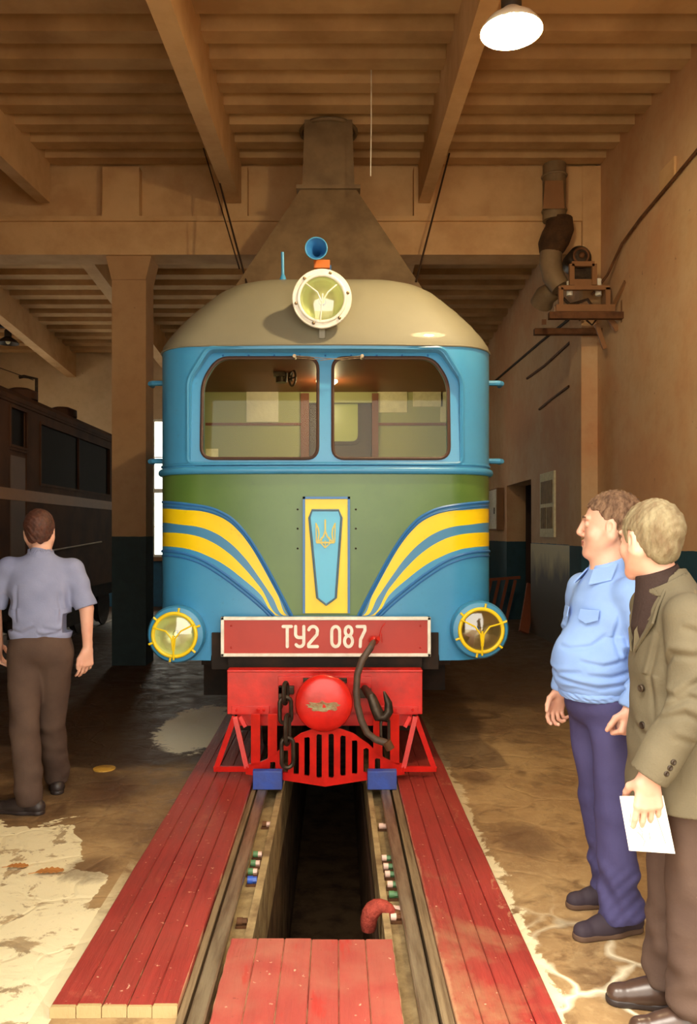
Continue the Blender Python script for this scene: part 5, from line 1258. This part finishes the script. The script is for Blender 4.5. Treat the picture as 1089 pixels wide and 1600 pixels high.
hax = headaxes(math.radians(20-86+0), math.radians(-5), 0); hc2 = V3(-.005,.062,1.612)
B = SDF((-.36,-.25,0), (.36,.30,1.80), .004)
add_bodycore(B, J); add_head(B, hc2, hax, 1.04)
th = add_hand(B, J['wl'], (.06,.0,-1), (1,.05,.1), (-.05,1,.1), ((.12,.22,.2),(.15,.25,.2),(.18,.28,.2),(.2,.3,.25)), 1.08, .07, (.5,.45,.75))
add_hand(B, J['wr'], (0,.1,-1), (-1,0,0), (0,1,.2), (.4,.5,.4), 1.0)
B.mesh('body', M['skin'], e2, R2)
Hh = SDF(hc2-.17, hc2+.18, .003)
add_hair(Hh, hc2, hax, 1.04, [(-.12,-.085),(-.07,-.085),(-.04,-.06),(-.03,-.02),(-.02,.03),(.01,.03),(.018,-.015),(.03,.0),(.045,.05),(.09,.09)], (.006,.007,.007), None, .0022, 4)
Hh.mesh('hair', M['hair2'], e2, R2)
T_ = SDF((-.19,-.16,1.10), (.19,.18,1.58), .004)
T_.ell((0,-.005,1.24), (.16,.115,.20), .02); T_.cone((0,.012,1.34), (0,.036,1.50), .112, .068, .02); T_.cone((0,.026,1.45), (0,.045,1.515), .068, .064, .02)
T_.cutplane((0,.04,1.515), (0,.35,1)); T_.mesh('turtleneck', M['sweater'], e2, R2)
T_ = SDF((-.36,-.26,.70), (.34,.30,1.52), .0045)
T_.ell((0,-.02,1.26), (.20,.130,.20), .04); T_.cone((0,-.025,1.15), (0,-.025,.72), .142, .160, .05, ax=(1,0,0), fl=.72)
T_.cone(J['sl']+V3(.0,-.01,.0), J['sr']+V3(0,-.01,.0), .066, .066, .05); T_.cone((0,.0,1.40), (0,.012,1.475), .095, .078, .04)
A_ = T_.like()
for q in 'lr':
    A_.cone(J['s'+q], J['e'+q], .076, .070, .03); A_.cone(J['e'+q], V3(*J['w'+q])+V3(0,-.0,.0), .070, .062, .02)
    w_ = V3(*J['w'+q]); d_ = nrm(w_-J['e'+q]); A_.cutplane(w_+d_*.0, d_, w_-.14, w_+.14)
T_.merge(A_, .018)
T_.cone((0,.015,1.42), (0,.05,1.56), .066, .076, .008, 's')                  # neck opening
T_.cone((0,.115,1.42), (0,.185,1.27), .042, .010, .01, 's')                     # V at the chest
T_.cone((.0,.155,1.2), (.0,.17,.70), .006, .03, .006, 's')                    # open front
folds(T_, .0022, 24, 21, (.74,1.36), 2.6)
d_ = nrm(J['el']-J['sl'])
for pts, am in (([(-140,-.08),(-80,-.13),(-20,-.12),(30,-.16)],.009),([(-150,-.17),(-90,-.20),(-30,-.25),(20,-.24)],.010),([(-120,-.27),(-60,-.25),(0,-.29)],.010),([(-160,-.02),(-100,-.06),(-50,-.04)],.007),([(-100,-.33),(-50,-.30),(10,-.32)],.008),([(-130,-.38),(-80,-.40),(-20,-.37)],.006)):
    crease(T_, J['sl'], -d_, (0,1,0), .075, .12, pts, am, .012)
for pts, am in (([(-60,1.32),(-48,1.18),(-56,1.02)],.008),([(-50,1.0),(-58,.9),(-50,.78)],.006),([(-80,.95),(-40,.98),(-12,1.0)],.005),([(-110,1.0),(-95,.85),(-100,.75)],.008)):
    crease(T_, (0,0,0), (0,0,1), (0,1,0), .17, .2, pts, am, .012)
T_.cutplane((0,0,.75), (0,0,-1), (-.3,-.26,.6), (.3,.3,.80))
jk = T_.mesh('jacket', M['jacket'], e2, R2)
# lapels and collar
K_ = SDF((-.16,-.14,1.36), (.16,.16,1.54), .003)
K_.cone((0,.0,1.41), (0,.030,1.505), .108, .080, 0); K_.cone((0,.0,1.36), (0,.036,1.58), .108, .062, .004, 's'); K_.ell((0,.12,1.50), (.06,.08,.14), .01, 's')
K_.cutplane((0,0,1.425), (0,.1,-1)); K_.cutplane((0,.0,1.495), (0,.5,1)); K_.mesh('jacket_collar', M['jacket'], jk, R2)
f = MB()
for q in (-1,1):
    a = [(q*.083,.03,1.465),(q*.112,.070,1.40),(q*.122,.088,1.345),(q*.016,.116,1.235),(q*.034,.118,1.31)]
    n5 = len(a); vs = a+[(x_,y_+.008,z_+.003) for x_,y_,z_ in a]; f.add(vs, [tuple(range(n5)), tuple(range(2*n5-1,n5-1,-1))]+[(i,n5+i,n5+(i+1)%n5,(i+1)%n5) for i in range(n5)])
mbl(f, 'lapel', M['jacket'], jk, R2, smooth=False, bevel=.002)
for p_, n_ in (((-.078,.116,1.13),(-.5,.87,0)),((-.082,.112,1.01),(-.5,.87,0))):
    f = MB(); n_ = Vector(n_).normalized(); p_ = Vector(p_); f.lathe([(.012,-.004),(.012,.004),(.009,.006),(.0,.004)], p_, n_, 16); mbl(f, 'button', M['iron'], jk, R2)
for k in range(3):
    f = MB(); w_ = Vector(J['wl']); d_ = (Vector(J['el'])-w_).normalized(); p_ = w_+d_*(.03+.020*k)+Vector((-.060,-.018,0)); f.lathe([(.009,-.004),(.009,.004),(.006,.006),(.0,.004)], p_, (-1,-.3,0), 14); mbl(f, 'cuff_button', M['iron'], jk, R2)
T_ = SDF((-.28,-.26,.05), (.28,.24,1.0), .0045)
T_.ell((0,-.02,.92), (.16,.12,.11), .03)
for q in 'lr':
    T_.cone(J['h'+q], J['k'+q], .092, .086, .03); T_.cone(J['k'+q], V3(*J['a'+q])+V3(0,.0,.0), .086, .085, .02)
folds(T_, .003, 18, 31, (.3,.9), 3); folds(T_, .006, 38, 33, (.03,.36), 2.5)
T_.cutplane((0,0,.085), (0,-.25,-1)); T_.mesh('trousers', M['browncloth'], e2, R2)
for q in 'lr': shoe('shoe', V3(J['a'+q][0],J['a'+q][1],.10), J['fd'+q], e2, R2, M['leather'], M['blackleather'], .275, high=.03, laces=True)
# papers held in his left hand
hw = R2 @ Vector(J['wl']); pc = P(1011,1290,2.492)
bk = thing('booklet', 'white booklet with faint line drawing held by the jacketed person', 'booklet', tuple(pc))
def BP(u, v, o=0): p = P(u, v, 2.492+o); return p
qd = [(968,1244),(1036,1243),(1055,1334),(983,1329)]
f = MB(); f.hexa([BP(u,v) for u,v in qd], [BP(u,v,.010)+Vector((0,0,0)) for u,v in qd]); f.build('pages', M['white'], bk, smooth=False)
f = MB(); f.hexa([BP(u,v,-.002) for u,v in qd], [BP(u,v,-.0005) for u,v in qd]); cv = f.build('cover', mat('white_paper_cover', lin(244,240,224), .6, amt=.1), bk, smooth=False)
f = MB()
for st in ([(998,1292),(1004,1300),(1003,1308),(1008,1314),(1005,1322)],[(996,1300),(1002,1306),(1006,1312)],[(1014,1300),(1016,1312),(1016,1331)],[(984,1290),(986,1292)],[(986,1270),(984,1286)],[(1024,1270),(1034,1300),(1040,1318)]):
    f.tube([BP(u,v,-.0025) for u,v in st], .0009, 4)
f.build('ink_drawing', M['ink'], cv, smooth=False)

# ---- the man walking away on the left
e3, R3 = person('person in short-sleeved grey-blue shirt and dark brown trousers walking away at left', (-1.735,4.70,0), 10)
J = dict(neck=V3(.01,.0,1.47), headbase=V3(.0,.01,1.60), chest=V3(.0,0,1.30), belly=V3(0,.0,1.12), pelvis=V3(0,.0,.95),
  sl=V3(-.185,.01,1.44), sr=V3(.185,.0,1.43), el=V3(-.27,.05,1.20), er=V3(.262,-.02,1.19), wl=V3(-.27,.16,.97), wr=V3(.265,.0,.95),
  hl=V3(-.09,0,.92), hr=V3(.09,0,.92), kl=V3(-.085,-.02,.5), kr=V3(.03,.16,.50), al=V3(-.06,-.02,.10), ar=V3(.03,.38,.10), fdl=nrm((-1,.35,0)), fdr=nrm((-.2,1,0)), nr=.056)
hax = headaxes(math.radians(3), math.radians(-4)); hc3 = V3(-.01,.02,1.640)
B = SDF((-.38,-.25,0), (.38,.58,1.82), .0045)
add_bodycore(B, J); add_head(B, hc3, hax, 1.0)
add_hand(B, J['wr'], (-.10,.05,-1), (-.5,.8,0), (-.8,-.5,0), ((.25,.35,.3),(.3,.4,.3),(.35,.45,.3),(.4,.5,.3)), 1.05, .06, (.7,.4,.1))
add_hand(B, J['wl'], (0,.3,-1), (1,0,0), (0,1,.3), (.4,.5,.4), 1.0)
B.mesh('body', M['skin'], e3, R3)
Hh = SDF(hc3-.17, hc3+.18, .0035)
add_hair(Hh, hc3, hax, 1.0, [(-.12,-.075),(-.06,-.065),(-.03,-.02),(-.015,.02),(.02,.03),(.04,.05),(.10,.085)], (.008,.009,.012), None, .0022, 7)
Hh.mesh('hair', M['hair3'], e3, R3)
T_ = SDF((-.38,-.22,.98), (.38,.22,1.58), .0045)
T_.ell((0,0,1.32), (.185,.118,.19), .04); T_.ell((0,.0,1.14), (.178,.128,.16), .05); T_.cone((-.08,0,1.06), (.08,0,1.06), .098, .098, .03)
T_.cone(J['sl']-V3(-.02,0,.01), J['sr']-V3(.02,0,.01), .064, .064, .05); T_.cone((0,0,1.45), (0,0,1.51), .080, .064, .05)
for q in 'lr': T_.cone(J['s'+q]-V3(0,0,.01), V3(*J['s'+q])+(J['e'+q]-J['s'+q])*.98, .063, .064, .03)
folds(T_, .0025, 30, 41, (1.03,1.42), 2.0)
for pts, am in (([(120,1.06),(160,1.045),(200,1.06)],.008),([(95,1.09),(130,1.07),(165,1.085)],.007),([(-175,1.10),(-140,1.06),(-110,1.08)],.007),([(130,1.34),(122,1.2),(128,1.1)],.006),([(-130,1.34),(-122,1.2),(-132,1.12)],.006),([(150,1.03),(175,1.028)],.005)):
    crease(T_, (0,0,0), (0,0,1), (0,1,0), .15, .2, pts, am, .011)
T_.cutplane((0,0,1.005), (0,0,-1), (-.22,-.22,.9), (.22,.22,1.1))
for q in 'lr':
    w_ = V3(*J['e'+q]); d_ = nrm(w_-J['s'+q]); T_.cutplane(w_-d_*.01, d_, w_-.12, w_+.12)
sh3 = T_.mesh('shirt', M['shirt3'], e3, R3)
K_ = SDF((-.12,-.13,1.44), (.12,.13,1.58), .0035)
K_.cone((0,0,1.47), (0,.004,1.555), .082, .070, 0); K_.cone((0,0,1.42), (0,.004,1.62), .080, .062, .004, 's'); K_.cutplane((0,0,1.482), (0,.1,-1)); K_.cutplane((0,0,1.54), (0,.3,1)); K_.ell((0,.09,1.55), (.03,.06,.07), .01, 's')
K_.mesh('collar', M['shirt3'], sh3, R3)
T_ = SDF((-.28,-.22,.05), (.28,.50,1.08), .0045)
T_.ell((0,0,.96), (.172,.122,.12), .03); T_.cone((-.07,0,1.0), (.07,0,1.0), .1, .1, .03)
for q in 'lr':
    T_.cone(J['h'+q], J['k'+q], .098, .082, .03); T_.cone(J['k'+q], V3(*J['a'+q]), .082, .078, .02)
folds(T_, .003, 18, 51, (.3,.9), 3); folds(T_, .004, 36, 53, (.03,.32), 2.5)
T_.cutplane((0,0,.055), (0,0,-1)); T_.cutplane((0,0,1.05),(0,0,1)); T_.mesh('trousers', M['browncloth'], e3, R3)
for q in 'lr': shoe('shoe', V3(*J['a'+q])+V3(0,0,-.005), J['fd'+q], e3, R3, M['blackleather'], M['blackleather'], .28)
